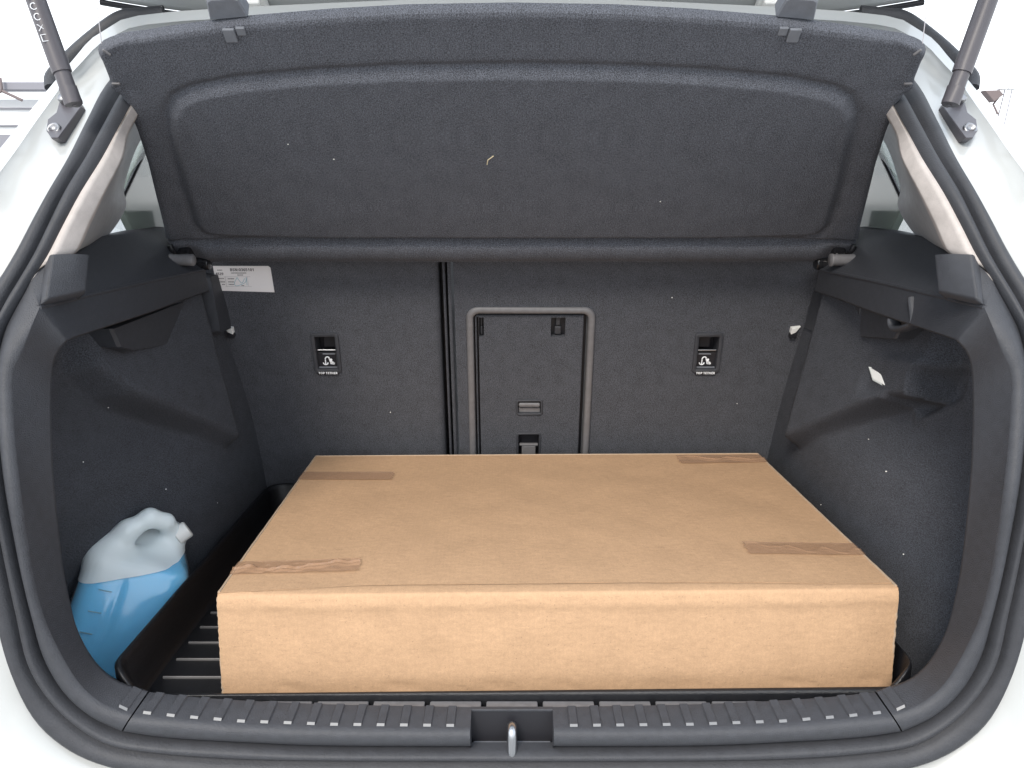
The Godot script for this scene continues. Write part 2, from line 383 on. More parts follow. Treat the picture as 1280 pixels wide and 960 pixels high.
# ---------------------------------------------------------------- the place
var car: Node3D
func _ready() -> void:
	var cam := Camera3D.new()
	cam.name = "camera"
	cam.position = Vector3(0, 0.571, 0.76)
	cam.rotation_degrees = Vector3(-12.66, 0, 0)
	cam.fov = rad_to_deg(2.0 * atan(0.48))
	cam.near = 0.02; cam.far = 4000.0
	add_child(cam)
	cam.current = true
	var env := Environment.new()
	var sky_m := ProceduralSkyMaterial.new()
	sky_m.sky_top_color = Color(0.86, 0.90, 0.95)
	sky_m.sky_horizon_color = Color(0.96, 0.97, 0.98)
	sky_m.sky_curve = 0.3
	sky_m.ground_bottom_color = Color(0.5, 0.5, 0.5)
	sky_m.ground_horizon_color = Color(0.9, 0.9, 0.9)
	sky_m.sun_angle_max = 0.0
	var sky := Sky.new()
	sky.sky_material = sky_m
	env.background_mode = Environment.BG_SKY
	env.sky = sky
	env.background_energy_multiplier = 1.0
	env.tonemap_mode = Environment.TONE_MAPPER_LINEAR
	env.tonemap_exposure = 2.45
	env.sdfgi_enabled = true; env.ssao_enabled = true; env.ssil_enabled = true
	var we := WorldEnvironment.new()
	we.environment = env
	we.name = "world_environment"
	add_child(we)
	var sun := DirectionalLight3D.new()
	sun.name = "sun"
	sun.light_energy = 0.44
	sun.light_angular_distance = 20.0
	sun.light_color = Color(1.0, 0.97, 0.93)
	sun.shadow_enabled = true
	sun.rotation_degrees = Vector3(-40, -18, 0)
	add_child(sun)
	make_materials()
	var g := MB.new()
	g.quad(Vector3(-1500, -0.72, -1500), Vector3(1500, -0.72, -1500), Vector3(1500, -0.72, 1500), Vector3(-1500, -0.72, 1500))
	var gr := part(g, "ground", M.concrete, self)
	gr.set_meta("kind", "structure")
	car = thing("car", "white car with its tailgate open showing the dark luggage compartment", "car", Vector3.ZERO)
	build_body()
	build_trim()
	build_carpets()
	build_side_trim()
	build_pillars()
	build_seats()
	build_struts()
	build_tailgate()
	build_shelf()
	build_liner()
	build_box()
	build_jug()
	build_far()

# ---------------------------------------------------------------- car body and seal
func outward(loop: Array) -> Array:
	var r := []
	for i in loop.size():
		var t: Vector3 = loop[mini(i + 1, loop.size() - 1)] - loop[maxi(i - 1, 0)]
		r.append(Vector3(-t.y, t.x, 0).normalized() * -1.0)
	return r
func build_body() -> void:
	# painted gutter round the opening, from the seal out to the panel edge and on round the flank
	var n := outward(SEAL_OUTER)
	n[0] = Vector3(0, -1, 0)
	for i in n.size():
		if (n[i] as Vector3).dot(SEAL_OUTER[i] - Vector3(0, 0.35, 0)) < 0: n[i] = -n[i]
	var rows := [[], [], [], [], [], [], []]
	for i in SEAL_OUTER.size():
		var s: Vector3 = SEAL_OUTER[i]
		var step: Vector3
		var edge: Vector3
		var low := clampf(1.0 - (s.y + 0.03) / 0.16, 0.0, 1.0) if i < 17 else 0.0
		if i >= 17:
			step = STEP_UPPER[i - 17]; edge = EDGE_UPPER[i - 17]
		else:
			step = s + n[i] * lerpf(0.075, 0.05, low) + Vector3(0, 0, lerpf(0.0, 0.03, low))
			edge = step + n[i] * lerpf(0.05, 0.03, low) + Vector3(0, 0, lerpf(-0.004, 0.055, low))
		rows[0].append(s + Vector3(0, 0, -0.02))
		rows[1].append(s.lerp(step, 0.12) + Vector3(0, 0, -0.012 * (1.0 - low)))
		rows[2].append(s.lerp(step, 0.5) + Vector3(0, 0, -0.018 * (1.0 - low)))
		rows[3].append(s.lerp(step, 0.88) + Vector3(0, 0, -0.014 * (1.0 - low)))
		rows[4].append(step)
		rows[5].append(edge)
		var back := 1.3 if i < 13 else (0.16 if i < 24 else 1.3)
		var out := Vector3(n[i].x, n[i].y, 0) * (0.16 * clampf((16.0 - i) / 5.0, 0.0, 1.0) if i < 17 else -0.01)
		rows[6].append(edge + out * (1.0 - low) + Vector3(0, -0.02 * low, -back * (1.0 - low) + 0.035 * low))
	var b := MB.new()
	var rr := []
	for r in rows: rr.append(whole(cr(r, 4)))
	b.grid(rr.slice(0, 5))
	b.grid(rr.slice(4, 6))
	b.grid(rr.slice(5, 7))
	part(b, "body_panel", M.paint, car)
	# bumper face below the opening
	var bp := MB.new()
	var prof := [Vector2(-0.155, 0.11), Vector2(-0.165, 0.135), Vector2(-0.20, 0.15), Vector2(-0.40, 0.15), Vector2(-0.50, 0.10), Vector2(-0.52, -0.30)]
	var br := []
	for p in prof:
		var r := []
		for k in 25:
			var t := -1.0 + k / 12.0
			r.append(Vector3(t * 0.80, p.x, p.y - 0.16 * pow(absf(t), 4.0)))
		br.append(r)
	bp.grid(br)
	part(bp, "bumper", M.paint, car)
	var fl := MB.new()
	fl.rbox(Vector3(0, -0.58, -0.55), Vector3(1.3, 0.05, 0.5), 0.01)
	part(fl, "underbody", M.black, car)
	for sx in [-1.0, 1.0]:
		var w := MB.new()
		w.xf = Transform3D(Basis(Vector3.FORWARD, PI / 2), Vector3(sx * 0.74, -0.39, -0.55))
		w.lathe([Vector2(0.2, -0.10), Vector2(0.30, -0.10), Vector2(0.33, -0.08), Vector2(0.33, 0.08), Vector2(0.30, 0.10), Vector2(0.2, 0.10)], 32)
		w.lathe([Vector2(0.0, -0.09), Vector2(0.2, -0.09), Vector2(0.2, 0.09), Vector2(0.0, 0.09)], 32)
		part(w, "wheel", M.black, car)
	# two-bead rubber seal
	var T := whole(cr(TRIM_OUTER, 4)); var S := whole(cr(SEAL_MID, 4)); var U := whole(cr(SEAL_OUTER, 4))
	var se := MB.new()
	se.grid([mix(T, S, 0.0, -0.012), mix(T, S, 0.06, -0.001), mix(T, S, 0.25, 0.006), mix(T, S, 0.5, 0.009), mix(T, S, 0.78, 0.005), mix(T, S, 0.95, -0.004),
		mix(S, U, 0.04, -0.005), mix(S, U, 0.12, 0.004), mix(S, U, 0.32, 0.011), mix(S, U, 0.6, 0.012), mix(S, U, 0.85, 0.006), mix(S, U, 1.0, -0.004), mix(S, U, 1.03, -0.012)])
	part(se, "weather_seal", M.rubber, car)
	# black strips where the roof meets the gutter
	for s in [-1.0, 1.0]:
		var st := MB.new()
		st.tube(side(cr(ROOF_STRIP, 4), s), 0.010, 10, 0.007)
		part(st, "roof_strip", M.trim_dark, car)
	# roof and the lower flanks in front of the opening
	var rf := MB.new()
	var r0 := []; var r1 := []; var r2 := []
	for k in 21:
		var x := -0.56 + 0.056 * k
		var c := 0.835 - 0.10 * pow(absf(x) / 0.56, 3.0)
		r0.append(Vector3(x, c - 0.03, -0.37)); r1.append(Vector3(x, c + 0.015, -0.9)); r2.append(Vector3(x * 0.97, c - 0.02, -1.75))
	rf.grid([r0, r1, r2])
	part(rf, "headliner", M.pillar, car)

func build_trim() -> void:
	# corner trims, swept from the inner lip over the flat to the rounded shoulder
	for s in [-1.0, 1.0]:
		var a := cr(TRIM_INNER.slice(4), 4); var b := cr(TRIM_EDGE.slice(4), 4); var c := cr(TRIM_OUTER.slice(4, 18), 4)
		var lip := []
		for i in a.size():
			var q: Vector3 = a[i]
			var o := Vector3(q.x, q.y - 0.25, 0).normalized()
			lip.append(q + Vector3(o.x * 0.02, minf(o.y, 0.0) * 0.04, -0.03))
		var a2: Array = a.duplicate(); var b2: Array = b.duplicate(); var lip2: Array = lip.duplicate()
		var lo := cr(LEDGE_LOW, 6); var ed := cr(LEDGE_EDGE.slice(1), 6)
		for i in range(1, lo.size()):
			a2.append(lo[i]); b2.append(ed[i]); lip2.append(lo[i] + Vector3(-0.05, 0.006, 0))
		var m := MB.new()
		var g1 := []
		for r in [lip2, mix(a2, lip2, 0.12), a2, mix(a2, b2, 0.05, 0.001), mix(a2, b2, 0.5, 0.001), mix(a2, b2, 0.93, 0.0005), mix(a2, b2, 1.0, 0.0)]: g1.append(side(r, s))
		m.grid(g1)
		var g2 := []
		for q in [[0.0, 0.0], [0.04, 0.003], [0.2, 0.007], [0.45, 0.008], [0.75, 0.003], [0.96, -0.004], [1.0, -0.012]]:
			var r := mix(b, c, q[0])
			for i in r.size(): r[i] += Vector3(0, 0, q[1] * clampf((r.size() - 1 - i) / 9.0, 0.0, 1.0))
			g2.append(side(r, s))
		m.grid(g2)
		part(m, "corner_trim", M.trim, car)
	# load sill: left and right halves either side of the latch recess, one moulding
	var sill := MB.new()
	var t0 := 0.046 / 0.19
	for s in [-1.0, 1.0]:
		var A := []; var B := []; var C := []
		for L in [[TRIM_INNER, A], [TRIM_EDGE, B], [TRIM_OUTER, C]]:
			var src: Array = L[0]
			var first: Vector3 = (src[0] as Vector3).lerp(src[1], t0)
			first.x = -0.045
			L[1].append(first)
			for i in range(1, 4): L[1].append(src[i])
			L[1].append((src[4] as Vector3).lerp(src[3], 0.035))
		var a := cr(A, 6); var b := cr(B, 6); var c := cr(C, 6)
		var lip := []
		for q in a: lip.append(q + Vector3(0, -0.06, -0.004))
		var rows := [lip, mix(a, lip, 0.05), mix(a, b, 0.03, 0.0), mix(a, b, 0.5, 0.0), mix(a, b, 0.95, 0.0), mix(b, c, 0.05, 0.004), mix(b, c, 0.22, 0.0075), mix(b, c, 0.45, 0.008), mix(b, c, 0.75, 0.003), mix(b, c, 0.96, -0.004), mix(b, c, 1.0, -0.012)]
		var rr := []
		for r in rows: rr.append(side(r, s))
		sill.grid(rr)
		# end faces beside the recess
		var e0 := []; var e1 := []
		for r in rows:
			var q: Vector3 = side(r, s)[0]
			e0.append(q); e1.append(Vector3(q.x, -0.035, -0.028))
		sill.grid([e0, e1])
	sill.rbox(Vector3(0, 0.0235, -0.0285), Vector3(0.092, 0.003, 0.006), 0.001)
	var so := part(sill, "load_sill", M.trim, car)
	# raised ribs across the sill
	var x := 0.066
	while x < 0.43:
		for s in [-1.0, 1.0]:
			var ta := curve_at(TRIM_INNER, x); var tb := curve_at(TRIM_EDGE, x * 1.012)
			var p := ta.lerp(tb, 0.06); var q := ta.lerp(tb, 0.89)
			var rib := MB.new()
			var w := 0.0052
			var up := Vector3(0, 0.0022, 0)
			var tilt := Vector3(0, (curve_at(TRIM_EDGE, x + 0.005).y - curve_at(TRIM_EDGE, x).y) * w / 0.005, 0)
			var foot := ta.lerp(tb, 0.95)
			var L := [[p + Vector3(-(-w), 0, 0) - tilt, p + up + Vector3(w * 0.8, 0, 0) - tilt, p + up + Vector3(-w * 0.8, 0, 0) + tilt, p + Vector3(-w, 0, 0) + tilt],
				[q + Vector3(w, 0, 0) - tilt, q + up + Vector3(w * 0.8, 0, 0) - tilt, q + up + Vector3(-w * 0.8, 0, 0) + tilt, q + Vector3(-w, 0, 0) + tilt]]
			for k in 3:
				rib.grid([side([L[0][k], L[0][k + 1]], s), side([L[1][k], L[1][k + 1]], s)])
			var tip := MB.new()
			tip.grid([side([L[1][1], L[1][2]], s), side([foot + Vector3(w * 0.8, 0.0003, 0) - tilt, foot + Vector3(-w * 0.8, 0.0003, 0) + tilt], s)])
			part(rib, "rib", M.trim, so)
			part(tip, "rib_tip", M.pale_tip, so, "pale end of a sill rib")
		x += 0.0248
	# latch recess and striker
	var rec := MB.new()
	rec.quad(Vector3(-0.045, 0.022, -0.0265), Vector3(0.045, 0.022, -0.0265), Vector3(0.045, -0.014, -0.024), Vector3(-0.045, -0.014, -0.024))
	rec.quad(Vector3(-0.045, 0.022, -0.0265), Vector3(0.045, 0.022, -0.0265), Vector3(0.045, 0.0225, -0.031), Vector3(-0.045, 0.0225, -0.031))
	var ro := part(rec, "latch_recess", M.black, car, "black latch recess in the middle of the sill")
	var pl := MB.new()
	pl.rbox(Vector3(0, -0.0145, -0.010), Vector3(0.086, 0.003, 0.028), 0.001)
	part(pl, "latch_plate", M.grey, ro)
	var sk := MB.new()
	sk.tube(cr([Vector3(0, -0.016, -0.017), Vector3(0, 0.004, -0.017), Vector3(0, 0.012, -0.014), Vector3(0, 0.0135, -0.008), Vector3(0, 0.009, -0.003), Vector3(0, -0.008, -0.001), Vector3(0, -0.016, -0.001)], 5), 0.0055, 12)
	part(sk, "striker", M.steel, ro, "bright steel striker loop")
func curve_at(p: Array, x: float) -> Vector3:
	for i in p.size() - 1:
		if x <= -p[i + 1].x:
			return (p[i] as Vector3).lerp(p[i + 1], (x + p[i].x) / (p[i].x - p[i + 1].x)) * Vector3(-1, 1, 1) * Vector3(-1, 1, 1)
	return p[-1]

# ---------------------------------------------------------------- carpeted side walls and floor
const CZ := [-0.045, -0.09, -0.16, -0.24, -0.32, -0.40, -0.48, -0.55, -0.62, -0.71]
const CY := [0.44, 0.36, 0.28, 0.20, 0.12, 0.05, -0.12]
const CW_LEFT := [
	[0.505, 0.540, 0.550, 0.550, 0.545, 0.540, 0.530, 0.520, 0.515, 0.510],
	[0.505, 0.555, 0.565, 0.565, 0.555, 0.540, 0.520, 0.503, 0.497, 0.495],
	[0.505, 0.555, 0.565, 0.562, 0.552, 0.536, 0.510, 0.490, 0.483, 0.482],
	[0.505, 0.560, 0.565, 0.550, 0.530, 0.508, 0.486, 0.477, 0.473, 0.473],
	[0.505, 0.595, 0.605, 0.575, 0.530, 0.492, 0.476, 0.470, 0.468, 0.468],
	[0.505, 0.625, 0.640, 0.610, 0.545, 0.487, 0.473, 0.468, 0.466, 0.466],
	[0.505, 0.635, 0.650, 0.620, 0.555, 0.487, 0.473, 0.468, 0.466, 0.466]]
const CW_RIGHT := [
	[0.505, 0.540, 0.550, 0.550, 0.545, 0.540, 0.530, 0.520, 0.515, 0.510],
	[0.505, 0.555, 0.568, 0.568, 0.557, 0.542, 0.522, 0.505, 0.500, 0.498],
	[0.505, 0.552, 0.564, 0.558, 0.545, 0.528, 0.506, 0.494, 0.490, 0.489],
	[0.502, 0.548, 0.536, 0.514, 0.496, 0.488, 0.483, 0.482, 0.482, 0.482],
	[0.500, 0.536, 0.516, 0.493, 0.480, 0.476, 0.476, 0.476, 0.477, 0.477],
	[0.495, 0.520, 0.496, 0.480, 0.474, 0.473, 0.473, 0.473, 0.473, 0.473],
	[0.490, 0.475, 0.473, 0.472, 0.472, 0.472, 0.472, 0.472, 0.472, 0.472]]
func carpet_w(z: float, y: float, right: bool) -> float:
	var T: Array = CW_RIGHT if right else CW_LEFT
	var j := 0
	while j < CZ.size() - 2 and z < CZ[j + 1]: j += 1
	var tz := clampf((z - CZ[j]) / (CZ[j + 1] - CZ[j]), 0, 1)
	var i := 0
	while i < CY.size() - 2 and y < CY[i + 1]: i += 1
	var ty := clampf((y - CY[i]) / (CY[i + 1] - CY[i]), 0, 1)
	var col := []
	for k in 4:
		var r: Array = T[clampi(i - 1 + k, 0, CY.size() - 1)]
		col.append(cubic_interpolate(r[j], r[j + 1], r[maxi(j - 1, 0)], r[mini(j + 2, CZ.size() - 1)], tz))
	var w := cubic_interpolate(col[1], col[2], col[0], col[3], ty)
	# the wheel arch block
	var arch := PackedVector2Array([Vector2(-0.225, 0.50), Vector2(-0.53, 0.50), Vector2(-0.512, 0.19), Vector2(-0.285, 0.322), Vector2(-0.235, 0.37)])
	var d := inside_dist(Vector2(z, y), arch)
	var face := 0.522 + (z + 0.25) * 0.15 + (y - 0.37) * 0.22
	w = lerpf(w, minf(w, face), smoothstep(-0.016, 0.010, d))
	if right:
		var pad := PackedVector2Array([Vector2(-0.345, 0.352), Vector2(-0.205, 0.378), Vector2(-0.212, 0.332), Vector2(-0.284, 0.285)])
		var e := inside_dist(Vector2(z, y), pad)
		w += -0.006 * exp(-pow(e / 0.007, 2.0)) + 0.008 * smoothstep(0.0, 0.012, e)
	if right:
		var lx := maxf(absf(z + 0.301) - 0.042, absf(y - 0.343 - (z + 0.30) * 0.1) - 0.020)
		w = lerpf(w, 0.5095 + (z + 0.30) * 0.12, smoothstep(0.014, 0.0, lx))
	return w
func build_carpets() -> void:
	for s in [-1.0, 1.0]:
		var rows := []
		for i in 97:
			var y := lerpf(0.445, -0.12, i / 96.0)
			var r := []
			for j in 113:
				var z := lerpf(-0.045, -0.71, j / 112.0)
				r.append(Vector3(s * carpet_w(z, y, s > 0), y, z))
			rows.append(r)
		var b := MB.new()
		b.grid(rows)
		part(b, "side_carpet", M.carpet, car)
	var f := MB.new()
	f.rbox(Vector3(0, -0.064, -0.37), Vector3(0.926, 0.116, 0.66), 0.004)
	f.rbox(Vector3(0, -0.13, -0.38), Vector3(1.30, 0.02, 0.72), 0.004)
	part(f, "boot_floor", M.carpet, car)
	# lamp set in the right carpet
	var q := []
	for p in LAMP: q.append(p)
	var lp := MB.new()
	lp.slab(q, Vector3(0.035, 0, 0), 0.002)
	var lo := part(lp, "cargo_lamp", M.lens, car, "small white cargo lamp set in the right carpet")
	var c: Vector3 = (q[0] + q[1] + q[2] + q[3]) / 4.0
	var q2 := []
	for p in q: q2.append(c + (p - c) * 0.62 + Vector3(-0.0025, 0, 0))
	var ln := MB.new()
	ln.slab(q2, Vector3(0.003, 0, 0), 0.001)
	part(ln, "lens", M.white, lo)

# ---------------------------------------------------------------- hard plastic side trims
func build_side_trim() -> void:
	for s in [-1.0, 1.0]:
		var A := seg(LEDGE_OUT, 6); var B := seg(LEDGE_EDGE, 6); var C := cr(LEDGE_LOW, 6)
		var far := []
		
		for p in A: far.append(p + Vector3(-0.012, 0.002, 0) * smoothstep(-0.12, -0.24, p.z) + Vector3(0, -0.001, -0.002))
		var b := MB.new()
		var rr := []
		for r in [far, mix(A, far, 0.15), mix(A, B, 0.03), mix(A, B, 0.35), mix(A, B, 0.7), mix(A, B, 0.95), mix(A, B, 0.985, 0.0), mix(A, B, 1.0)]: rr.append(side(r, s))
		b.grid(rr)
		var bead := []
		for i in range(6, B.size()): bead.append(B[i] + Vector3(-0.0012, -0.0012, 0))
		b.tube(side(bead, s), 0.0028, 10)
		var tr := part(b, "side_trim", M.trim_dark if false else M.trim, car)
		var ft := cr(FOOT_TOP, 4); var fl := cr(FOOT_LOW, 4)
		var lift := Vector3(0.004, 0.003, 0.001)
		var nb := MB.new()
		var fr := []
		var sunk := []
		for p in fl: sunk.append(p + Vector3(-0.004, -0.002, 0))
		for q in [0.0, 0.04, 0.3, 0.6, 0.9, 0.985]:
			var r := mix(ft, fl, q)
			var k := r.size()
			for w in k: r[w] += lift
			r[0] += Vector3(-0.006, -0.004, -0.004)
			# step down at the forward end
			r.append(r[k - 1] + Vector3(-0.001, -0.001, -0.001)); r.append(r[k - 1] - lift * 3.0 + Vector3(0, 0, -0.003))
			fr.append(side(r, s))
		var tail := sunk.duplicate(); tail.append(sunk[-1] + Vector3(-0.003, 0, -0.001)); tail.append(sunk[-1] + Vector3(-0.006, 0, -0.002))
		fr.append(side(tail, s))
		nb.grid(fr)
		part(nb, "pillar_foot", M.trim, tr)
		# peg that carries the parcel shelf
		var peg := MB.new()
		peg.xf = Transform3D(Basis(Vector3.FORWARD, PI / 2), Vector3(s * 0.497, PEG[0].y, PEG[0].z))
		peg.lathe([Vector2(0, 0.019), Vector2(0.007, 0.019), Vector2(0.009, 0.017), Vector2(0.0085, 0.010), Vector2(0.0085, -0.012), Vector2(0.0095, -0.015), Vector2(0.0095, -0.018), Vector2(0, -0.018)], 18)
		part(peg, "shelf_peg", M.bezel, tr)
	# left: storage panel and column beside the seat
	var nx := MB.new()
	nx.slab(NET_BOX, Vector3(-0.04, 0, 0), 0.004)
	part(nx, "storage_panel", M.trim, car)
	var co := MB.new()
	co.slab(COLUMN, Vector3(0, 0, -0.05), 0.003)
	part(co, "seat_column", M.trim, car)
	var c2 := MB.new()
	c2.slab(COLUMN_RIGHT, Vector3(0, 0, -0.05), 0.002)
	part(c2, "seat_column", M.trim, car)
	var p1 := MB.new()
	p1.slab(PANEL_ONE, Vector3(0.03, 0, 0), 0.003)
	part(p1, "storage_panel", M.trim, car)
	var p2 := MB.new()
	p2.slab(PANEL_TWO, Vector3(0.03, 0, 0), 0.003)
	part(p2, "storage_panel", M.trim, car)
	var hk := MB.new()
	hk.tube(cr(HOOK, 5), 0.009, 10, 0.0045, Vector3(0, 0, 1))
	part(hk, "bag_hook", M.trim, car, "dark plastic bag hook under the right ledge")

func build_pillars() -> void:
	for s in [-1.0, 1.0]:
		var A := cr(TRIM_OUTER, 4).slice(68, 93); var B := cr(PILLAR_B, 4); var C := cr(PILLAR_C, 4)
		var a := MB.new()
		a.grid([side(mix(A, B, -0.08, -0.012), s), side(mix(A, B, 0.03, 0.0), s), side(mix(A, B, 0.5, 0.006), s), side(mix(A, B, 0.94, 0.001), s), side(mix(A, B, 1.0), s), side(mix(B, C, 0.06), s)])
		part(a, "pillar_trim", M.pink, car, "pale beige pillar trim strip")
		var b := MB.new()
		b.grid([side(mix(B, C, 0.05), s), side(mix(B, C, 0.35, 0.006), s), side(mix(B, C, 0.7, 0.006), s), side(C, s), side(mix(B, C, 1.05, -0.015), s)])
		part(b, "window_trim", M.pillar, car)
		var g := MB.new()
		g.slab(side(SAGE, s), Vector3(s * 0.012, 0, 0), 0.002)
		part(g, "tinted_window", M.sage, car)
		var e := MB.new()
		e.tube(side(cr(SAGE_EDGE, 4), s), 0.0032, 8)
		part(e, "window_rubber", M.gloss_black, car)
		var gl := MB.new()
		gl.slab(side([Vector3(-0.590, 0.515, -0.36), Vector3(-0.590, 0.515, -1.5), Vector3(-0.545, 0.76, -1.5), Vector3(-0.545, 0.76, -0.50)], s), Vector3(s * 0.004, 0, 0))
		part(gl, "side_window", M.glass, car)

# ---------------------------------------------------------------- rear seat backs
var SEAT := Transform3D(Basis(Vector3(1, 0, 0), Vector3(0, 0.9712, 0.238), Vector3(0, -0.238, 0.9712)), Vector3(0, 0, -0.692))
func cushion(b: MB, x0: float, x1: float, y0: float, y1: float, holes: Array, thick: float, r: float) -> void:
	# padded board: flat face with real openings, rounded border
	var xs := [x0 + r, x1 - r]; var ys := [y0 + r, y1 - r]
	for h in holes:
		xs.append(h.position.x); xs.append(h.end.x); ys.append(h.position.y); ys.append(h.end.y)
	xs.sort(); ys.sort()
	for i in xs.size() - 1:
		for j in ys.size() - 1:
			if xs[i + 1] - xs[i] < 1e-5 or ys[j + 1] - ys[j] < 1e-5: continue
			var c := Vector2((xs[i] + xs[i + 1]) * 0.5, (ys[j] + ys[j + 1]) * 0.5)
			var skip := false
			for h in holes:
				if h.has_point(c): skip = true
			if not skip:
				b.quad(Vector3(xs[i], ys[j], 0), Vector3(xs[i + 1], ys[j], 0), Vector3(xs[i + 1], ys[j + 1], 0), Vector3(xs[i], ys[j + 1], 0))
	for h in holes:
		var p := [Vector2(h.position.x, h.position.y), Vector2(h.end.x, h.position.y), Vector2(h.end.x, h.end.y), Vector2(h.position.x, h.end.y)]
		for k in 4:
			var a: Vector2 = p[k]; var c: Vector2 = p[(k + 1) % 4]
			b.quad(Vector3(a.x, a.y, 0), Vector3(c.x, c.y, 0), Vector3(c.x, c.y, -thick), Vector3(a.x, a.y, -thick))
	var ring := [Vector2(x0, y0), Vector2(x1, y0), Vector2(x1, y1), Vector2(x0, y1)]
	for k in 4:
		var rows := []
		for g in 6:
			var t := PI / 2 * minf(g, 4) / 4.0
			var ins := r * (1.0 - sin(t))
			var z := -r * (1.0 - cos(t)) if g < 5 else -thick
			var row := []
			for q in [ring[k], ring[(k + 1) % 4]]:
				row.append(Vector3(q.x + (ins if q.x == x0 else -ins), q.y + (ins if q.y == y0 else -ins), z))
			rows.append(row)
		b.grid(rows)
func build_seats() -> void:
	var tl := Rect2(-0.3455, 0.2925, 0.043, 0.070)
	var tr := Rect2(0.3195, 0.2925, 0.043, 0.070)
	var hatch := Rect2(-0.068, 0.06, 0.200, 0.345)
	var a := MB.new(); a.xf = SEAT
	cushion(a, -0.535, -0.1225, -0.03, 0.56, [tl], 0.07, 0.012)
	part(a, "seat_back", M.seat, car, "narrow left section of the folding rear seat back")
	var b := MB.new(); b.xf = SEAT
	cushion(b, -0.1015, 0.535, -0.03, 0.56, [tr, hatch], 0.07, 0.004)
	var wide := part(b, "seat_back", M.seat, car, "wide right section of the folding rear seat back")
	var pipe := MB.new(); pipe.xf = SEAT
	cushion(pipe, -0.1115, -0.1025, -0.03, 0.56, [], 0.07, 0.004)
	part(pipe, "edge_strip", M.seat, wide)
	var gap := MB.new(); gap.xf = SEAT
	gap.rbox(Vector3(-0.116, 0.26, -0.055), Vector3(0.02, 0.6, 0.02), 0.002)
	part(gap, "seat_gap_cover", M.black, wide)
	# hatch: raised frame, inset door
	var fr := MB.new(); fr.xf = SEAT
	var rows := []
	for prof in [Vector2(0.0005, 0.0), Vector2(0.0005, 0.003), Vector2(0.003, 0.0048), Vector2(0.0065, 0.0055), Vector2(0.0105, 0.0045), Vector2(0.0125, 0.001), Vector2(0.0125, -0.03)]:
		var r := []
		var x0: float = -0.0785 + prof.x; var x1: float = 0.1425 - prof.x; var y1: float = 0.4135 - prof.x
		var rc: float = 0.020 - prof.x * 0.8
		r.append(Vector3(x0, 0.03, prof.y))
		for k in 9:
			var g := PI - PI / 2 * k / 8.0
			r.append(Vector3(x0 + rc + rc * cos(g), y1 - rc + rc * sin(g), prof.y))
		for k in 9:
			var g := PI / 2 - PI / 2 * k / 8.0
			r.append(Vector3(x1 - rc + rc * cos(g), y1 - rc + rc * sin(g), prof.y))
		r.append(Vector3(x1, 0.03, prof.y))
		rows.append(r)
	fr.grid(rows)
	var hatch_o := part(fr, "ski_hatch", M.bezel, car, "grey framed load-through hatch in the seat back")
	var door := MB.new()
	door.xf = SEAT * Transform3D(Basis.IDENTITY, Vector3(0, 0, -0.0035))
	var slot_a := Rect2(-0.057, 0.356, 0.0085, 0.036)
	var slot_b := Rect2(0.067, 0.356, 0.025, 0.036)
	var hand := Rect2(0.010, 0.2045, 0.043, 0.027)
	var lat := Rect2(0.011, 0.095, 0.040, 0.068)
	cushion(door, -0.0605, 0.1235, 0.05, 0.3965, [slot_a, slot_b, hand, lat], 0.012, 0.003)
	part(door, "hatch_door", M.seat, hatch_o)
	var bk := MB.new()
	bk.xf = SEAT * Transform3D(Basis.IDENTITY, Vector3(0, 0, -0.0165))
	bk.rbox(Vector3(0.031, 0.225, -0.004), Vector3(0.197, 0.36, 0.006), 0.001)
	part(bk, "hatch_backing", M.black, hatch_o)
	for h in [slot_a, slot_b]:
		var lg := MB.new()
		lg.xf = SEAT * Transform3D(Basis.IDENTITY, Vector3(h.get_center().x, h.position.y + 0.010, -0.013))
		lg.rbox(Vector3(0, 0.0, 0.002), Vector3(h.size.x * 0.5, 0.016, 0.006), 0.003)
		lg.rbox(Vector3(0, 0.018, 0.002), Vector3(h.size.x * 0.28, 0.018, 0.003), 0.001)
		part(lg, "hatch_hinge", M.trim_dark, hatch_o)
	for h in [hand, lat]:
		var bz := MB.new()
		bz.xf = SEAT * Transform3D(Basis.IDENTITY, Vector3(h.get_center().x, h.get_center().y, -0.0035))
		frame(bz, h.size.x + 0.006, h.size.y + 0.005, 0.0045, 0.0025, 0.012)
		part(bz, "handle_bezel", M.trim, hatch_o)
	var hb := MB.new()
	hb.xf = SEAT * Transform3D(Basis.IDENTITY, Vector3(hand.get_center().x, hand.get_center().y + 0.0045, -0.004))
	hb.rbox(Vector3(0, 0, -0.001), Vector3(0.039, 0.009, 0.007), 0.0035, 3)
	hb.rbox(Vector3(0, -0.0125, -0.005), Vector3(0.039, 0.010, 0.004), 0.001)
	part(hb, "release_handle", M.bezel, hatch_o)
	var lb := MB.new()
	lb.xf = SEAT * Transform3D(Basis.IDENTITY, Vector3(lat.get_center().x, 0.128, -0.006))
	lb.rbox(Vector3(0, -0.002, 0), Vector3(0.026, 0.022, 0.006), 0.002)
	lb.rbox(Vector3(0, 0.0115, 0.001), Vector3(0.034, 0.003, 0.007), 0.001)
	part(lb, "latch_button", M.bezel, hatch_o)
	tether(tl, 1.0, "top tether anchor on the narrow left seat back")
	tether(tr, -1.0, "top tether anchor on the wide right seat back")
	# seat latches at the outer edges
	for s in [-1.0, 1.0]:
		var m := MB.new(); m.xf = SEAT
		m.slab([Vector3(s * 0.494, 0.379, 0.006), Vector3(s * 0.478, 0.377, 0.010), Vector3(s * 0.478, 0.366, 0.010), Vector3(s * 0.487, 0.369, 0.008)], Vector3(0, 0, -0.012), 0.001)
		var sl := part(m, "seat_latch", M.white, car)
		var k := MB.new(); k.xf = SEAT
		k.rbox(Vector3(s * 0.483, 0.363, 0.004), Vector3(0.012, 0.008, 0.01), 0.001)
		part(k, "latch_base", M.black, sl)
	info_label()
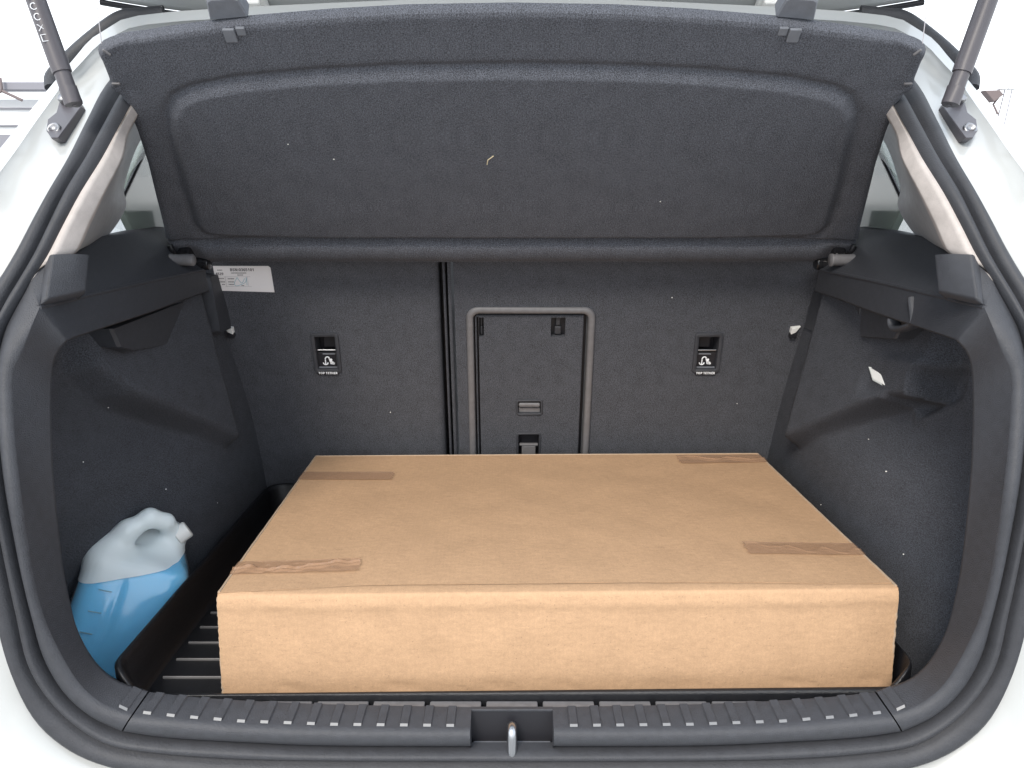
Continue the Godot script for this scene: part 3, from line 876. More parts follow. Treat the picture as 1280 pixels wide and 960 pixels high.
func frame(b: MB, w: float, h: float, t: float, up: float, down: float) -> void:
	# rounded rectangular ring standing up from the surface with an inner wall
	var rows := []
	for p in [Vector2(0, 0), Vector2(0.0004, up * 0.6), Vector2(0.0012, up), Vector2(t - 0.0012, up * 0.9), Vector2(t, up * 0.4), Vector2(t, -down)]:
		var r := []
		var hx: float = w * 0.5 - p.x; var hy: float = h * 0.5 - p.x
		var rc: float = maxf(0.0055 - p.x * 0.7, 0.001)
		for c in [[1, 1, 0.0], [-1, 1, PI / 2], [-1, -1, PI], [1, -1, PI * 1.5]]:
			for k in 5:
				var g: float = c[2] + PI / 2 * k / 4.0
				r.append(Vector3(c[0] * (hx - rc) + rc * cos(g), c[1] * (hy - rc) + rc * sin(g), p.y))
		rows.append(r)
	b.grid(rows, true)
func tether(h: Rect2, s: float, label: String) -> void:
	var at := SEAT * Transform3D(Basis.IDENTITY, Vector3(h.get_center().x, h.get_center().y, 0))
	var bz := MB.new(); bz.xf = at
	frame(bz, 0.049, 0.076, 0.0075, 0.0035, 0.03)
	var o := part(bz, "top_tether", M.bezel if false else M.trim, car, label)
	var k := MB.new(); k.xf = at
	k.rbox(Vector3(0, 0, -0.034), Vector3(0.046, 0.074, 0.004), 0.001)
	k.rbox(Vector3(s * 0.005, 0.018, -0.024), Vector3(0.024, 0.028, 0.018), 0.002)
	part(k, "recess", M.black, o)
	var bar := MB.new(); bar.xf = at
	bar.rbox(Vector3(0, 0.0035, -0.004), Vector3(0.033, 0.0032, 0.0032), 0.0014)
	part(bar, "anchor_bar", M.steel, o)
	var pl := MB.new(); pl.xf = at
	pl.rbox(Vector3(0, -0.0165, -0.008), Vector3(0.035, 0.030, 0.004), 0.001)
	pl.rbox(Vector3(0, -0.0375, 0.0015), Vector3(0.036, 0.008, 0.004), 0.001)
	part(pl, "symbol_plate", M.black, o)
	var ln := MB.new(); ln.xf = at
	ln.rbox(Vector3(s * 0.003, -0.0045, -0.0055), Vector3(0.022, 0.0022, 0.002), 0.0006)
	part(ln, "plate_edge", M.grey, o)
	ln = MB.new(); ln.xf = at
	ln.rbox(Vector3(0, -0.0295, -0.004), Vector3(0.033, 0.0022, 0.0025), 0.0006)
	part(ln, "plate_edge", M.grey, o)
	# symbol: anchor and child seat with its tether
	var sy := MB.new(); sy.xf = at * Transform3D(Basis.IDENTITY, Vector3(s * 0.001, -0.0185, -0.0055))
	var wd := 0.0011
	sy.tube([Vector3(-0.0055, 0.003, 0), Vector3(-0.0055, -0.006, 0)], wd, 6)
	var arc := []
	for i in 9:
		var g := PI + PI * i / 8.0
		arc.append(Vector3(-0.0055 + 0.0042 * cos(g), -0.0028 + 0.0040 * sin(g), 0))
	sy.tube(arc, wd, 6)
	var hook := []
	for i in 9:
		var g := PI - PI * 0.8 * i / 8.0
		hook.append(Vector3(-0.0015 + 0.004 * cos(g), 0.004 + 0.0042 * sin(g), 0))
	sy.tube(hook, wd, 6)
	sy.tube([Vector3(0.001, 0.006, 0), Vector3(0.004, -0.005, 0), Vector3(0.0095, -0.0055, 0), Vector3(0.010, -0.003, 0)], wd, 6)
	var head := []
	for i in 12:
		head.append(Vector3(0.0045 + 0.0024 * cos(TAU * i / 12), 0.0030 + 0.0024 * sin(TAU * i / 12), 0.0003))
	sy.fan(head)
	sy.tube([Vector3(0.0045, 0.0015, 0), Vector3(0.006, -0.0025, 0), Vector3(0.009, -0.0022, 0)], 0.0015, 6)
	part(sy, "symbol", M.print_white, o)
	text_part("TOP TETHER", 0.0044, at * Transform3D(Basis.IDENTITY, Vector3(0, -0.0375, 0.0037)), M.print_white, o)
func info_label() -> void:
	var q := [Vector3(-0.4955, 0.4855, 0.0012), Vector3(-0.404, 0.4855, 0.0012), Vector3(-0.4005, 0.4825, 0.0012), Vector3(-0.3995, 0.4395, 0.0012), Vector3(-0.4945, 0.4425, 0.0012)]
	var b := MB.new(); b.xf = SEAT
	b.slab(q, Vector3(0, 0, -0.0008), 0.0001)
	var o := part(b, "information_label", M.paper, car, "white printed paper label at the top of the left seat back")
	var at := func(x: float, y: float) -> Transform3D: return SEAT * Transform3D(Basis.IDENTITY, Vector3(x, y, 0.0013))
	text_part("BSN:0365101", 0.0050, at.call(-0.4480, 0.4790), M.ink, o)
	text_part("4529", 0.0045, at.call(-0.4865, 0.4720), M.ink, o)
	# lines of small print, too fine to read
	var rng := RandomNumberGenerator.new(); rng.seed = 77
	var ln := MB.new(); ln.xf = SEAT
	for row in [[-0.467, 0.4735, 0.024], [-0.457, 0.4700, 0.009], [-0.489, 0.4785, 0.008], [-0.474, 0.4635, 0.010], [-0.474, 0.4580, 0.009], [-0.474, 0.4535, 0.009], [-0.489, 0.4640, 0.009], [-0.489, 0.4580, 0.009], [-0.485, 0.4535, 0.005], [-0.453, 0.4515, 0.004]]:
		var x: float = row[0]
		while x < row[0] + row[2]:
			var w := rng.randf_range(0.0006, 0.0016)
			ln.rbox(Vector3(x + w * 0.5, row[1], 0.0014), Vector3(w, 0.0015, 0.0003), 0.0001, 1)
			x += w + 0.0005
	part(ln, "small_print", M.ink, o)
	var rl := MB.new(); rl.xf = SEAT
	for r in [[-0.458, 0.4670, 0.044, 0.0004], [-0.458, 0.4500, 0.044, 0.0004]]:
		rl.rbox(Vector3(r[0], r[1], 0.0014), Vector3(r[2], r[3], 0.0003), 0.0001, 1)
	for x in [-0.478, -0.441]:
		rl.rbox(Vector3(x, 0.4585, 0.0014), Vector3(0.0004, 0.017, 0.0003), 0.0001, 1)
	part(rl, "printed_rule", M.ink_soft, o)
	var pn := MB.new(); pn.xf = SEAT
	pn.tube(cr([Vector3(-0.458, 0.466, 0.0013), Vector3(-0.464, 0.456, 0.0013), Vector3(-0.461, 0.451, 0.0013), Vector3(-0.446, 0.457, 0.0013), Vector3(-0.443, 0.466, 0.0013), Vector3(-0.4435, 0.452, 0.0013)], 5), 0.0004, 6, 0.0002, Vector3(0, 0, 1))
	pn.tube(cr([Vector3(-0.458, 0.465, 0.0013), Vector3(-0.452, 0.456, 0.0013), Vector3(-0.446, 0.464, 0.0013)], 5), 0.0004, 6, 0.0002, Vector3(0, 0, 1))
	part(pn, "pen_scribble", M.pen, o)

# ---------------------------------------------------------------- gas struts
func build_struts() -> void:
	for s in [-1.0, 1.0]:
		var P := side(STRUT, s)
		var d: Vector3 = (P[2] - P[0]).normalized()
		var st := MB.new()
		st.tube([P[0] + d * 0.03, P[0] + d * 0.032, P[0] + d * 0.036, P[2]], 0.0104, 18)
		st.tube([P[0] + d * 0.012, P[0] + d * 0.031], 0.0088, 18)
		var so := part(st, "gas_strut", M.strut, car)
		var bj := MB.new()
		bj.tube([P[0] - d * 0.006, P[0] - d * 0.004, P[0] + d * 0.013], 0.0098, 14)
		bj.tube([P[0], P[0] + Vector3(s * 0.006, 0.0, -0.02)], 0.007, 12)
		part(bj, "ball_socket", M.strut, so)
		# small moulded pictograms up the barrel
		var view: Vector3 = (Vector3(0, 0.571, 0.76) - P[1]).normalized()
		var nn: Vector3 = (view - d * view.dot(d)).normalized()
		var sd := d.cross(nn).normalized()
		var pg := MB.new()
		for i in 6:
			var c: Vector3 = P[0] + d * (0.066 + 0.0115 * i) + nn * 0.0097 + sd * 0.0045 * s
			var L := []
			if i == 0: L = [Vector2(-1, -1), Vector2(1, -1), Vector2(1, 1), Vector2(-1, 1), Vector2(-1, -1)]
			elif i == 1: L = [Vector2(-1, -1), Vector2(0, 0), Vector2(1, -1), Vector2(0, 0), Vector2(1, 1), Vector2(0, 0), Vector2(-1, 1)]
			elif i < 4:
				for k in 11: L.append(Vector2(cos(TAU * k / 10), sin(TAU * k / 10)))
			else: L = [Vector2(-1, -0.9), Vector2(1, -0.9), Vector2(0, 1), Vector2(-1, -0.9)]
			var W := []
			for q in L: W.append(c + sd * q.x * 0.0032 + d * q.y * 0.0036)
			pg.tube(W, 0.0005, 5)
		if s < 0: part(pg, "pictogram", M.print_white, so)
		var br := MB.new()
		br.slab(side(BRACKET, s), Vector3(0, -0.004, -0.014), 0.0012)
		var bo := part(br, "strut_bracket", M.strut, car)
		for k in 2:
			var bl := MB.new()
			var ax := Vector3(0, 0.5, 0.86).normalized()
			bl.xf = Transform3D(Basis(Vector3.RIGHT, ax, Vector3.RIGHT.cross(ax)), side(BOLT, s)[k])
			if k == 0:
				bl.lathe([Vector2(0.0082, -0.002), Vector2(0.0082, 0.002), Vector2(0.0070, 0.0032), Vector2(0.0050, 0.0034), Vector2(0.0042, 0.0012), Vector2(0, 0.0012)], 20)
			else:
				bl.lathe([Vector2(0.0060, -0.002), Vector2(0.0060, 0.008), Vector2(0.0045, 0.010), Vector2(0, 0.010)], 16)
			part(bl, "bolt" if k == 0 else "ball_stud", M.dark_steel, bo)

# ---------------------------------------------------------------- raised tailgate
func build_tailgate() -> void:
	var d := Vector3(0, 0.5, 0.866)
	var up := Vector3(0, 0.866, -0.5)
	var e := whole(cr(GATE_EDGE, 4))
	e.reverse()
	var m := MB.new()
	var row := func(t: float, k: float) -> Array:
		var r := []
		for p in e: r.append(p + d * t + up * k + Vector3(signf(p.x) * 0.06 * clampf(t / 0.25, 0, 1) * absf(p.x), 0, 0))
		return r
	m.grid([row.call(0.0, 0.05), row.call(0.0, 0.004), row.call(0.003, 0.0), row.call(0.045, 0.0), row.call(0.06, 0.012), row.call(0.13, 0.012), row.call(0.135, 0.05)])
	m.grid([row.call(0.52, 0.05), row.call(0.525, 0.004), row.call(0.56, 0.0), row.call(0.90, -0.02), row.call(0.96, 0.03), row.call(0.90, 0.10), row.call(0.52, 0.055)])
	var z: Array = []
	for s in [-1.0, 1.0]:
		var ends: Array = []
		for t in [0.0, 0.05, 0.12, 0.52, 0.56]:
			var r: Array = row.call(t, 0.0)
			ends.append(r[-1] if s == signf(r[-1].x) else r[0])
		var inn := []
		var top := []
		for p in ends:
			inn.append(p + Vector3(-s * 0.09, 0, 0)); top.append(p + up * 0.05)
		m.grid([inn, ends, top])
	m.grid([row.call(0.0, 0.05), row.call(0.13, 0.055)])
	var o := part(m, "tailgate", M.paint, car, "raised white tailgate above the opening")
	var g := MB.new()
	g.grid([row.call(0.12, 0.045), row.call(0.53, 0.05)])
	part(g, "rear_window", M.glass, o)
	var sl := MB.new()
	var path: Array = row.call(-0.002, -0.002)
	sl.tube(path, 0.006, 8, 0.004)
	part(sl, "edge_rubber", M.black, o)
	for s in [-1.0, 1.0]:
		var h := MB.new()
		h.xf = Transform3D(Basis(Vector3.RIGHT, up, Vector3.RIGHT.cross(up)), Vector3(s * 0.355, 0.8345, -0.462) + d * 0.02)
		h.rbox(Vector3(0, -0.006, 0), Vector3(0.034, 0.012, 0.05), 0.004)
		h.rbox(Vector3(0, -0.012, 0.005), Vector3(0.02, 0.012, 0.03), 0.003)
		part(h, "hinge", M.white, o)

# ---------------------------------------------------------------- parcel shelf, tilted up
const SHELF_HALF := [Vector2(0.0, 0.5262), Vector2(0.035, 0.5296), Vector2(0.0586, 0.527), Vector2(0.083, 0.520), Vector2(0.145, 0.5064), Vector2(0.217, 0.4902), Vector2(0.274, 0.4806), Vector2(0.32, 0.4754), Vector2(0.3375, 0.4778), Vector2(0.3424, 0.4853), Vector2(0.357, 0.4800), Vector2(0.382, 0.4771), Vector2(0.393, 0.4775), Vector2(0.400, 0.4740), Vector2(0.4095, 0.462), Vector2(0.414, 0.45)]
const SHELF_END := [Vector2(0, 0.4466), Vector2(0.1227, 0.4446), Vector2(0.2115, 0.4396), Vector2(0.32, 0.4305), Vector2(0.414, 0.418), Vector2(0.4584, 0.4095), Vector2(0.472, 0.402), Vector2(0.479, 0.393)]
const SHELF_INSET := [Vector2(-0.2912, 0.0625), Vector2(-0.441, 0.0682), Vector2(-0.4597, 0.0738), Vector2(-0.4653, 0.0923), Vector2(-0.4536, 0.1779), Vector2(-0.4334, 0.2741), Vector2(-0.4254, 0.3009), Vector2(-0.408, 0.3239), Vector2(-0.384, 0.3363), Vector2(-0.3265, 0.3496), Vector2(-0.2282, 0.3603), Vector2(-0.1324, 0.3661), Vector2(0, 0.3684)]
var SHELF := Transform3D(Basis(Vector3(1, 0, 0), Vector3(0, 0.65493, 0.75569), Vector3(0, -0.75569, 0.65493)), Vector3(0, 0.482, -0.52))
func build_shelf() -> void:
	var root := thing("parcel_shelf", "dark grey felt parcel shelf tilted up above the seat backs", "parcel shelf", Vector3(0, 0.482, -0.52))
	var xf := Transform3D(SHELF.basis, Vector3.ZERO)
	var inset := PackedVector2Array()
	for p in SHELF_INSET: inset.append(p)
	for i in range(SHELF_INSET.size() - 2, -1, -1): inset.append(Vector2(-SHELF_INSET[i].x, SHELF_INSET[i].y))
	var NU := 200; var NV := 150
	var rows := []
	var nz := FastNoiseLite.new(); nz.seed = 8; nz.frequency = 6.0
	for i in NV + 1:
		var t := float(i) / NV
		var r := []
		for j in NU + 1:
			var sx := -1.0 + 2.0 * j / NU
			var q := t * table(absf(sx) * 0.479, SHELF_END)
			var x := sx * table(q, SHELF_HALF)
			var d := inside_dist(Vector2(x, q), inset)
			var h := 0.006 * smoothstep(-0.003, 0.006, d) - 0.0045 * exp(-pow((d + 0.009) / 0.005, 2.0))
			# padded rail along the hinge
			if q < 0.056:
				var k := clampf((q - 0.006) / 0.040, 0, 1)
				h += 0.008 * sqrt(maxf(0.0, 1.0 - pow(2.0 * k - 1.0, 2.0))) * smoothstep(0.50, 0.47, absf(x)) * (1.0 if k > 0.0 and k < 1.0 else 0.0)
				h -= 0.006 * exp(-pow((q - 0.051) / 0.004, 2.0))
			# folded margin along the sides
			var m := table(q, SHELF_HALF) - absf(x)
			h += 0.002 * smoothstep(0.03, 0.012, m) - 0.004 * smoothstep(0.005, 0.0, m)
			h -= 0.002 * smoothstep(0.004, 0.0, table(absf(sx) * 0.479, SHELF_END) - q)
			h += nz.get_noise_2d(x, q) * 0.0006
			r.append(Vector3(x, q, h))
		rows.append(r)
	var b := MB.new(); b.xf = xf
	b.grid(rows)
	# edge and upper side
	var rim := []; var back := []
	for j in NU + 1: rim.append(rows[NV][j])
	for r in rows.slice(0, NV): rim.append(r[NU])
	rim = rows[0].duplicate()
	for i in range(1, NV + 1): rim.append(rows[i][NU])
	for j in range(NU - 1, -1, -1): rim.append(rows[NV][j])
	for i in range(NV - 1, 0, -1): rim.append(rows[i][0])
	var l1 := []; var l2 := []; var l3 := []
	for p in rim:
		var c := Vector3(0, 0.2, 0)
		var o: Vector3 = (p - c); o.z = 0; o = o.normalized()
		l1.append(Vector3(p.x, p.y, p.z - 0.004) + o * 0.0015)
		l2.append(Vector3(p.x, p.y, minf(p.z - 0.010, -0.016)) + o * 0.002)
		l3.append(Vector3(p.x, p.y, minf(p.z - 0.012, -0.019)) - o * 0.004)
	b.grid([rim, l1, l2, l3], true)
	b.xf = xf
	var top := []
	for i in range(0, NV + 1, 10):
		var r := []
		for j in range(0, NU + 1, 10): r.append(Vector3(rows[i][j].x * 0.992, rows[i][j].y * 0.992 + 0.001, -0.019))
		top.append(r)
	b.grid(top)
	part(b, "shelf_board", M.felt, root)
	# grey clips at the rear edge
	for s in [-1.0, 1.0]:
		var c := MB.new(); c.xf = xf
		var q := [Vector3(-0.3385, 0.4290, -0.012), Vector3(-0.3345, 0.4530, -0.010), Vector3(-0.3300, 0.4560, -0.010), Vector3(-0.3020, 0.4575, -0.010), Vector3(-0.2985, 0.4550, -0.010), Vector3(-0.2945, 0.4330, -0.012)]
		c.slab(side(q, s), Vector3(0, 0.004, -0.016), 0.002)
		var co := part(c, "edge_clip", M.grey, root)
		var t := MB.new(); t.xf = xf
		t.rbox(Vector3(s * 0.316, 0.4205, 0.002), Vector3(0.013, 0.017, 0.004), 0.001)
		t.rbox(Vector3(s * 0.303, 0.4245, 0.000), Vector3(0.010, 0.010, 0.004), 0.001)
		part(t, "clip_tab", M.grey, co)
		# cord eyelets and the lifting cord
		for y in [Vector2(0.4640, 0.3985), Vector2(0.4730, 0.3538)]:
			var k := MB.new(); k.xf = xf * Transform3D(Basis(Vector3(0, 0, 1), (0.9 if y.y > 0.38 else 0.0) * s), Vector3(s * y.x, y.y, 0.003))
			k.rbox(Vector3.ZERO, Vector3(0.010, 0.003, 0.003), 0.0012)
			part(k, "cord_eyelet", M.bezel, root)
		var cd := MB.new()
		var p0: Vector3 = side(CORD, s)[0] - root.position
		var wp: Vector3 = p0 + (side(CORD, s)[1] - side(CORD, s)[0]) * 5.0
		cd.tube([p0, p0.lerp(wp, 0.5), wp], 0.0006, 6)
		part(cd, "lifting_cord", M.ink_soft, root)
		# hooks that drop over the pegs
		var hk := MB.new(); hk.xf = xf
		hk.rbox(Vector3(s * 0.506, 0.022, 0.006), Vector3(0.020, 0.032, 0.02), 0.005)
		hk.tube(cr([Vector3(s * 0.520, 0.055, 0.010), Vector3(s * 0.516, 0.040, 0.018), Vector3(s * 0.512, 0.020, 0.020), Vector3(s * 0.505, 0.004, 0.014)], 4), 0.0045, 10)
		part(hk, "hinge_hook", M.gloss_black, root)
		var pv := MB.new(); pv.xf = xf * Transform3D(Basis(Vector3.FORWARD, PI / 2), Vector3(s * 0.488, 0.002, 0.004))
		pv.lathe([Vector2(0, 0.010), Vector2(0.010, 0.010), Vector2(0.011, 0.008), Vector2(0.011, -0.006), Vector2(0.009, -0.009), Vector2(0, -0.009)], 18)
		part(pv, "pivot", M.gloss_black, root)
	# stray lint on felt and carpet
	var lint := MB.new()
	var spots := [SHELF * Vector3(-0.236, 0.2331, 0.0072), SHELF * Vector3(-0.29, 0.26, 0.0072), SHELF * Vector3(0.21, 0.15, 0.0072), SEAT * Vector3(0.405, 0.228, 0.0008), SEAT * Vector3(-0.22, 0.21, 0.0008), SEAT * Vector3(0.27, 0.43, 0.0008)]
	for q in [Vector2(-0.23, 0.245), Vector2(-0.36, 0.16), Vector2(-0.46, 0.10), Vector2(-0.30, 0.30)]: spots.append(Vector3(-carpet_w(q.x, q.y, false) + 0.0008, q.y, q.x))
	for q in [Vector2(-0.28, 0.215), Vector2(-0.17, 0.385), Vector2(-0.40, 0.12), Vector2(-0.20, 0.13), Vector2(-0.35, 0.24)]: spots.append(Vector3(carpet_w(q.x, q.y, true) - 0.0008, q.y, q.x))
	var rg := RandomNumberGenerator.new(); rg.seed = 4
	for p in spots: lint.rbox(p, Vector3(rg.randf_range(0.0010, 0.0022), rg.randf_range(0.0010, 0.0018), 0.0012), 0.0005)
	var li := part(lint, "carpet_lint", M.white, self)
	li.set_meta("kind", "stuff"); li.set_meta("label", "tiny pale specks of lint on the felt and carpet"); li.set_meta("category", "lint")
	# a bit of straw stuck to the felt
	var st := thing("straw_bit", "tiny bent bit of pale straw stuck to the felt of the shelf", "straw", SHELF * Vector3(-0.0332, 0.2257, 0.0095))
	var sb := MB.new(); sb.xf = xf
	sb.tube([Vector3.ZERO, Vector3(0.0013, 0.0089, 0.0006), Vector3(0.0089, 0.0161, 0.0003)], 0.0007, 6)
	part(sb, "stalk", M.straw, st)

# ---------------------------------------------------------------- rubber boot liner
func build_liner() -> void:
	var root := thing("boot_liner", "black ribbed rubber tray liner under the cardboard box", "liner")
	var b := MB.new()
	# rounded plan, swept outwards and up over a rolled lip
	var plan := func(x: float, zf: float, zb: float, rc: float) -> Array:
		var r := []
		for c in [[1, zf, 0.0], [-1, zf, PI / 2], [-1, zb, PI], [1, zb, PI * 1.5]]:
			for k in 7:
				var g: float = c[2] + PI / 2 * k / 6.0
				var cz: float = c[1] - rc if c[1] == zf else c[1] + rc
				var xs: float = x if c[0] < 0 else 0.4585 + (x - 0.438) * 0.25
				r.append(Vector3(c[0] * (xs - rc) + rc * cos(g), 0, cz + rc * sin(g)))
		return r
	var lvl := func(pts: Array, y: float, yf: float) -> Array:
		var r := []
		for p in pts:
			var t := smoothstep(-0.13, -0.07, p.z) * smoothstep(0.455, 0.40, absf(p.x))
			r.append(Vector3(p.x, lerpf(y, yf, t), p.z))
		return r
	var floor_ring: Array = plan.call(0.438, -0.078, -0.655, 0.03)
	b.fan(lvl.call(floor_ring, 0.0, 0.0))
	b.grid([lvl.call(floor_ring, 0.0, 0.0), lvl.call(plan.call(0.444, -0.070, -0.661, 0.03), 0.004, 0.0005), lvl.call(plan.call(0.449, -0.064, -0.666, 0.03), 0.022, 0.0015), lvl.call(plan.call(0.453, -0.059, -0.672, 0.03), 0.048, 0.003), lvl.call(plan.call(0.456, -0.055, -0.676, 0.032), 0.0545, 0.004), lvl.call(plan.call(0.459, -0.051, -0.679, 0.034), 0.0555, 0.004), lvl.call(plan.call(0.462, -0.048, -0.681, 0.036), 0.052, 0.003), lvl.call(plan.call(0.461, -0.049, -0.680, 0.036), 0.0, 0.0)], true)
	part(b, "tray", M.liner, root)
	var seg := MB.new()
	seg.rbox(Vector3.ZERO, Vector3(0.086, 0.004, 0.0026), 0.0012)
	var sm := seg.mesh()
	for i in 14:
		for k in 9:
			var o := MeshInstance3D.new()
			o.name = "rib"
			o.mesh = sm
			o.material_override = M.rib
			o.position = Vector3(-0.388 + 0.097 * k, 0.0012, -0.124 - 0.04 * i)
			root.add_child(o, true)
	# pads just behind the sill
	var pad := MB.new()
	pad.rbox(Vector3.ZERO, Vector3(0.058, 0.006, 0.013), 0.0015)
	var pm := pad.mesh()
	for k in 11:
		var o := MeshInstance3D.new()
		o.name = "front_pad"
		o.mesh = pm
		o.material_override = M.bezel
		o.position = Vector3(-0.319 + 0.0638 * k, 0.0183, -0.0405)
		root.add_child(o, true)

# ---------------------------------------------------------------- cardboard box
func build_box() -> void:
	var root := thing("cardboard_box", "large flat brown cardboard box lying on the boot liner", "box", Vector3(0.0565, 0.0035, -0.09))
	root.rotation.y = 0.02
	var W := 0.395; var Hh := 0.131; var L := 0.517
	var nz := FastNoiseLite.new(); nz.seed = 19; nz.frequency = 7.0; nz.fractal_octaves = 3
	var crease := func(x: float) -> float:
		return -0.0205 * smoothstep(-0.44, -0.20, x) * (1.0 - 0.42 * smoothstep(0.1, 0.4, x)) - 0.003 + nz.get_noise_2d(x * 3.0, 3.3) * 0.0012
	var lid := MB.new()
	var NX := 90
	var rows := []
	for i in 41:
		var r := []
		for j in NX + 1:
			var x := lerpf(-W, W, float(j) / NX)
			var z := lerpf(-L, crease.call(x), i / 40.0)
			var edge := minf(minf(W - absf(x), z + L), 0.05) / 0.05
			var y := Hh + (nz.get_noise_2d(x, z) * 0.0016) * edge - 0.0015 * edge
			if i == 0 or j == 0 or j == NX: y = Hh - 0.0003
			r.append(Vector3(x, y, z))
		rows.append(r)
	lid.grid(rows)
	var drop := []
	for j in NX + 1: drop.append(rows[40][j] + Vector3(0, -0.006, 0.0002))
	lid.grid([rows[40], drop])
	part(lid, "lid", M.card, root)
	var body := MB.new()
	var fr := []
	for i in 34:
		var r := []
		for j in NX + 1:
			var x := lerpf(-W, W, float(j) / NX)
			var c: float = crease.call(x) + 0.0016
			var p: Vector3
			var w := nz.get_noise_2d(x * 1.4, 9.0) * 0.0012
			if i == 0: p = Vector3(x, Hh - 0.006, c)
			elif i == 1: p = Vector3(x, Hh - 0.0012, c + 0.0003)
			elif i == 2: p = Vector3(x, Hh - 0.0004, c * 0.8 - 0.001)
			elif i < 9:
				var g := PI / 2 * (i - 2) / 6.0
				var rad := 0.0075
				p = Vector3(x, Hh - 0.0004 - rad * (1.0 - cos(g)), -rad + rad * sin(g))
				if i == 3: p.z = minf(p.z, c * 0.4 - rad * 0.5)
			else:
				var t := (i - 8) / 25.0
				p = Vector3(x, lerpf(Hh - 0.008, 0.0, t), 0.0)
				p.z += 0.0028 * exp(-pow((p.y - (Hh - 0.016 + w * 3.0)) / 0.006, 2.0)) * (0.35 + 0.65 * absf(nz.get_noise_2d(x * 2.0, 40.0)) * 2.0)
				p.z += nz.get_noise_2d(x * 1.2, p.y * 1.2) * 0.0022 * sin(PI * t)
				p.z -= 0.0024 * exp(-pow((p.y - 0.010 - w * 2.0) / 0.004, 2.0)) * maxf(0.0, nz.get_noise_2d(x * 1.5, 77.0) * 2.0)
			r.append(p)
		fr.append(r)
	body.grid(fr)
	# left, right and back panels
	for s in [-1.0, 1.0]:
		var sr := []
		for i in 9:
			var r := []
			for j in 25:
				var z := lerpf(-0.0015, -L, j / 24.0)
				var y := lerpf(Hh - 0.0005, 0.0, i / 8.0)
				r.append(Vector3(s * (W + nz.get_noise_2d(z * 1.5, y + 20.0 * s) * 0.0012 * sin(PI * i / 8.0)), y, z))
			sr.append(r)
		body.grid(sr)
	body.quad(Vector3(-W, Hh - 0.0006, -L), Vector3(W, Hh - 0.0006, -L), Vector3(W, 0, -L), Vector3(-W, 0, -L))
	body.quad(Vector3(-W, 0, 0), Vector3(W, 0, 0), Vector3(W, 0, -L), Vector3(-W, 0, -L))
	for i in body.v.size():
		body.v[i].x *= 1.0 + 0.010 * (1.0 - body.v[i].y / Hh)
	part(body, "box_body", M.card, root)
	# paler folded and cut edges
	for s in [-1.0, 1.0]:
		var e := MB.new()
		var path := []
		for i in 40:
			var z := lerpf(-0.006, -L + 0.001, i / 39.0)
			path.append(Vector3(s * (W - 0.0004 + nz.get_noise_1d(z * 6.0 + s) * 0.0006), Hh - 0.0006 + nz.get_noise_1d(z * 5.0 + 40) * 0.0004, z))
		e.tube(path, 0.0016, 8)
		part(e, "lid_edge", M.card_edge, root)
		var c := MB.new()
		var cp := []
		for i in 40:
			var y := lerpf(Hh - 0.005, 0.001, i / 39.0)
			cp.append(Vector3(s * (W * (1.0 + 0.010 * (1.0 - y / Hh)) + nz.get_noise_1d(y * 30.0 + s * 9.0) * 0.0012 - 0.0004), y, -0.002 + nz.get_noise_1d(y * 40.0) * 0.0006))
		c.tube(cp, 0.0018, 8)
		part(c, "corner_edge", M.card_edge, root)
	var eb := MB.new()
	eb.tube([Vector3(-W, Hh - 0.0006, -L), Vector3(0, Hh - 0.0002, -L), Vector3(W, Hh - 0.0006, -L)], 0.0014, 8)
	part(eb, "lid_edge", M.card_edge, root)
	# four strips of clear brown tape, wrapped over the side edges
	tape(root, [Vector2(-0.243, -0.4075), Vector2(-0.3965, -0.410)], 0.038, 0.0003, 3)
	tape(root, [Vector2(-0.243, -0.0745), Vector2(-0.3965, -0.066)], 0.034, 0.0034, 5)
	tape(root, [Vector2(0.243, -0.484), Vector2(0.3965, -0.486)], 0.042, 0.0026, 7)
	tape(root, [Vector2(0.249, -0.1145), Vector2(0.3965, -0.1065)], 0.036, 0.0012, 9)
func tape(root: Node3D, ends: Array, w: float, wrinkle: float, sd: int) -> void:
	var nz := FastNoiseLite.new(); nz.seed = sd; nz.frequency = 10.0; nz.fractal_octaves = 2
	var b := MB.new()
	var a: Vector2 = ends[0]; var e: Vector2 = ends[1]
	var s := signf(e.x)
	var rows := []
	for i in 61:
		var t := i / 60.0
		var r := []
		for j in 19:
			var k := j / 18.0 - 0.5
			var p := a.lerp(e, t) + Vector2(0, k * w)
			if i == 0: p.x += s * (absf(k) * 0.004 + nz.get_noise_1d(k * 0.4) * 0.004)
			# a long diagonal crinkle
			var line := k + 0.25 - 0.45 * t + nz.get_noise_1d(t * 0.28) * 0.5
			var y := 0.1322 + wrinkle * exp(-pow(line / 0.06, 2.0)) + wrinkle * 0.5 * exp(-pow((line - 0.22) / 0.05, 2.0)) + absf(nz.get_noise_2d(p.x * 2.5, p.y * 4.0)) * wrinkle * 0.4
			r.append(Vector3(p.x, y, p.y))
		rows.append(r)
	for d in [0.004, 0.055]:
		var r := []
		for p in rows[60]: r.append(Vector3(s * 0.3985, 0.1305 - d, p.z))
		rows.append(r)
	b.grid(rows)
	part(b, "tape_strip", M.tape, root)

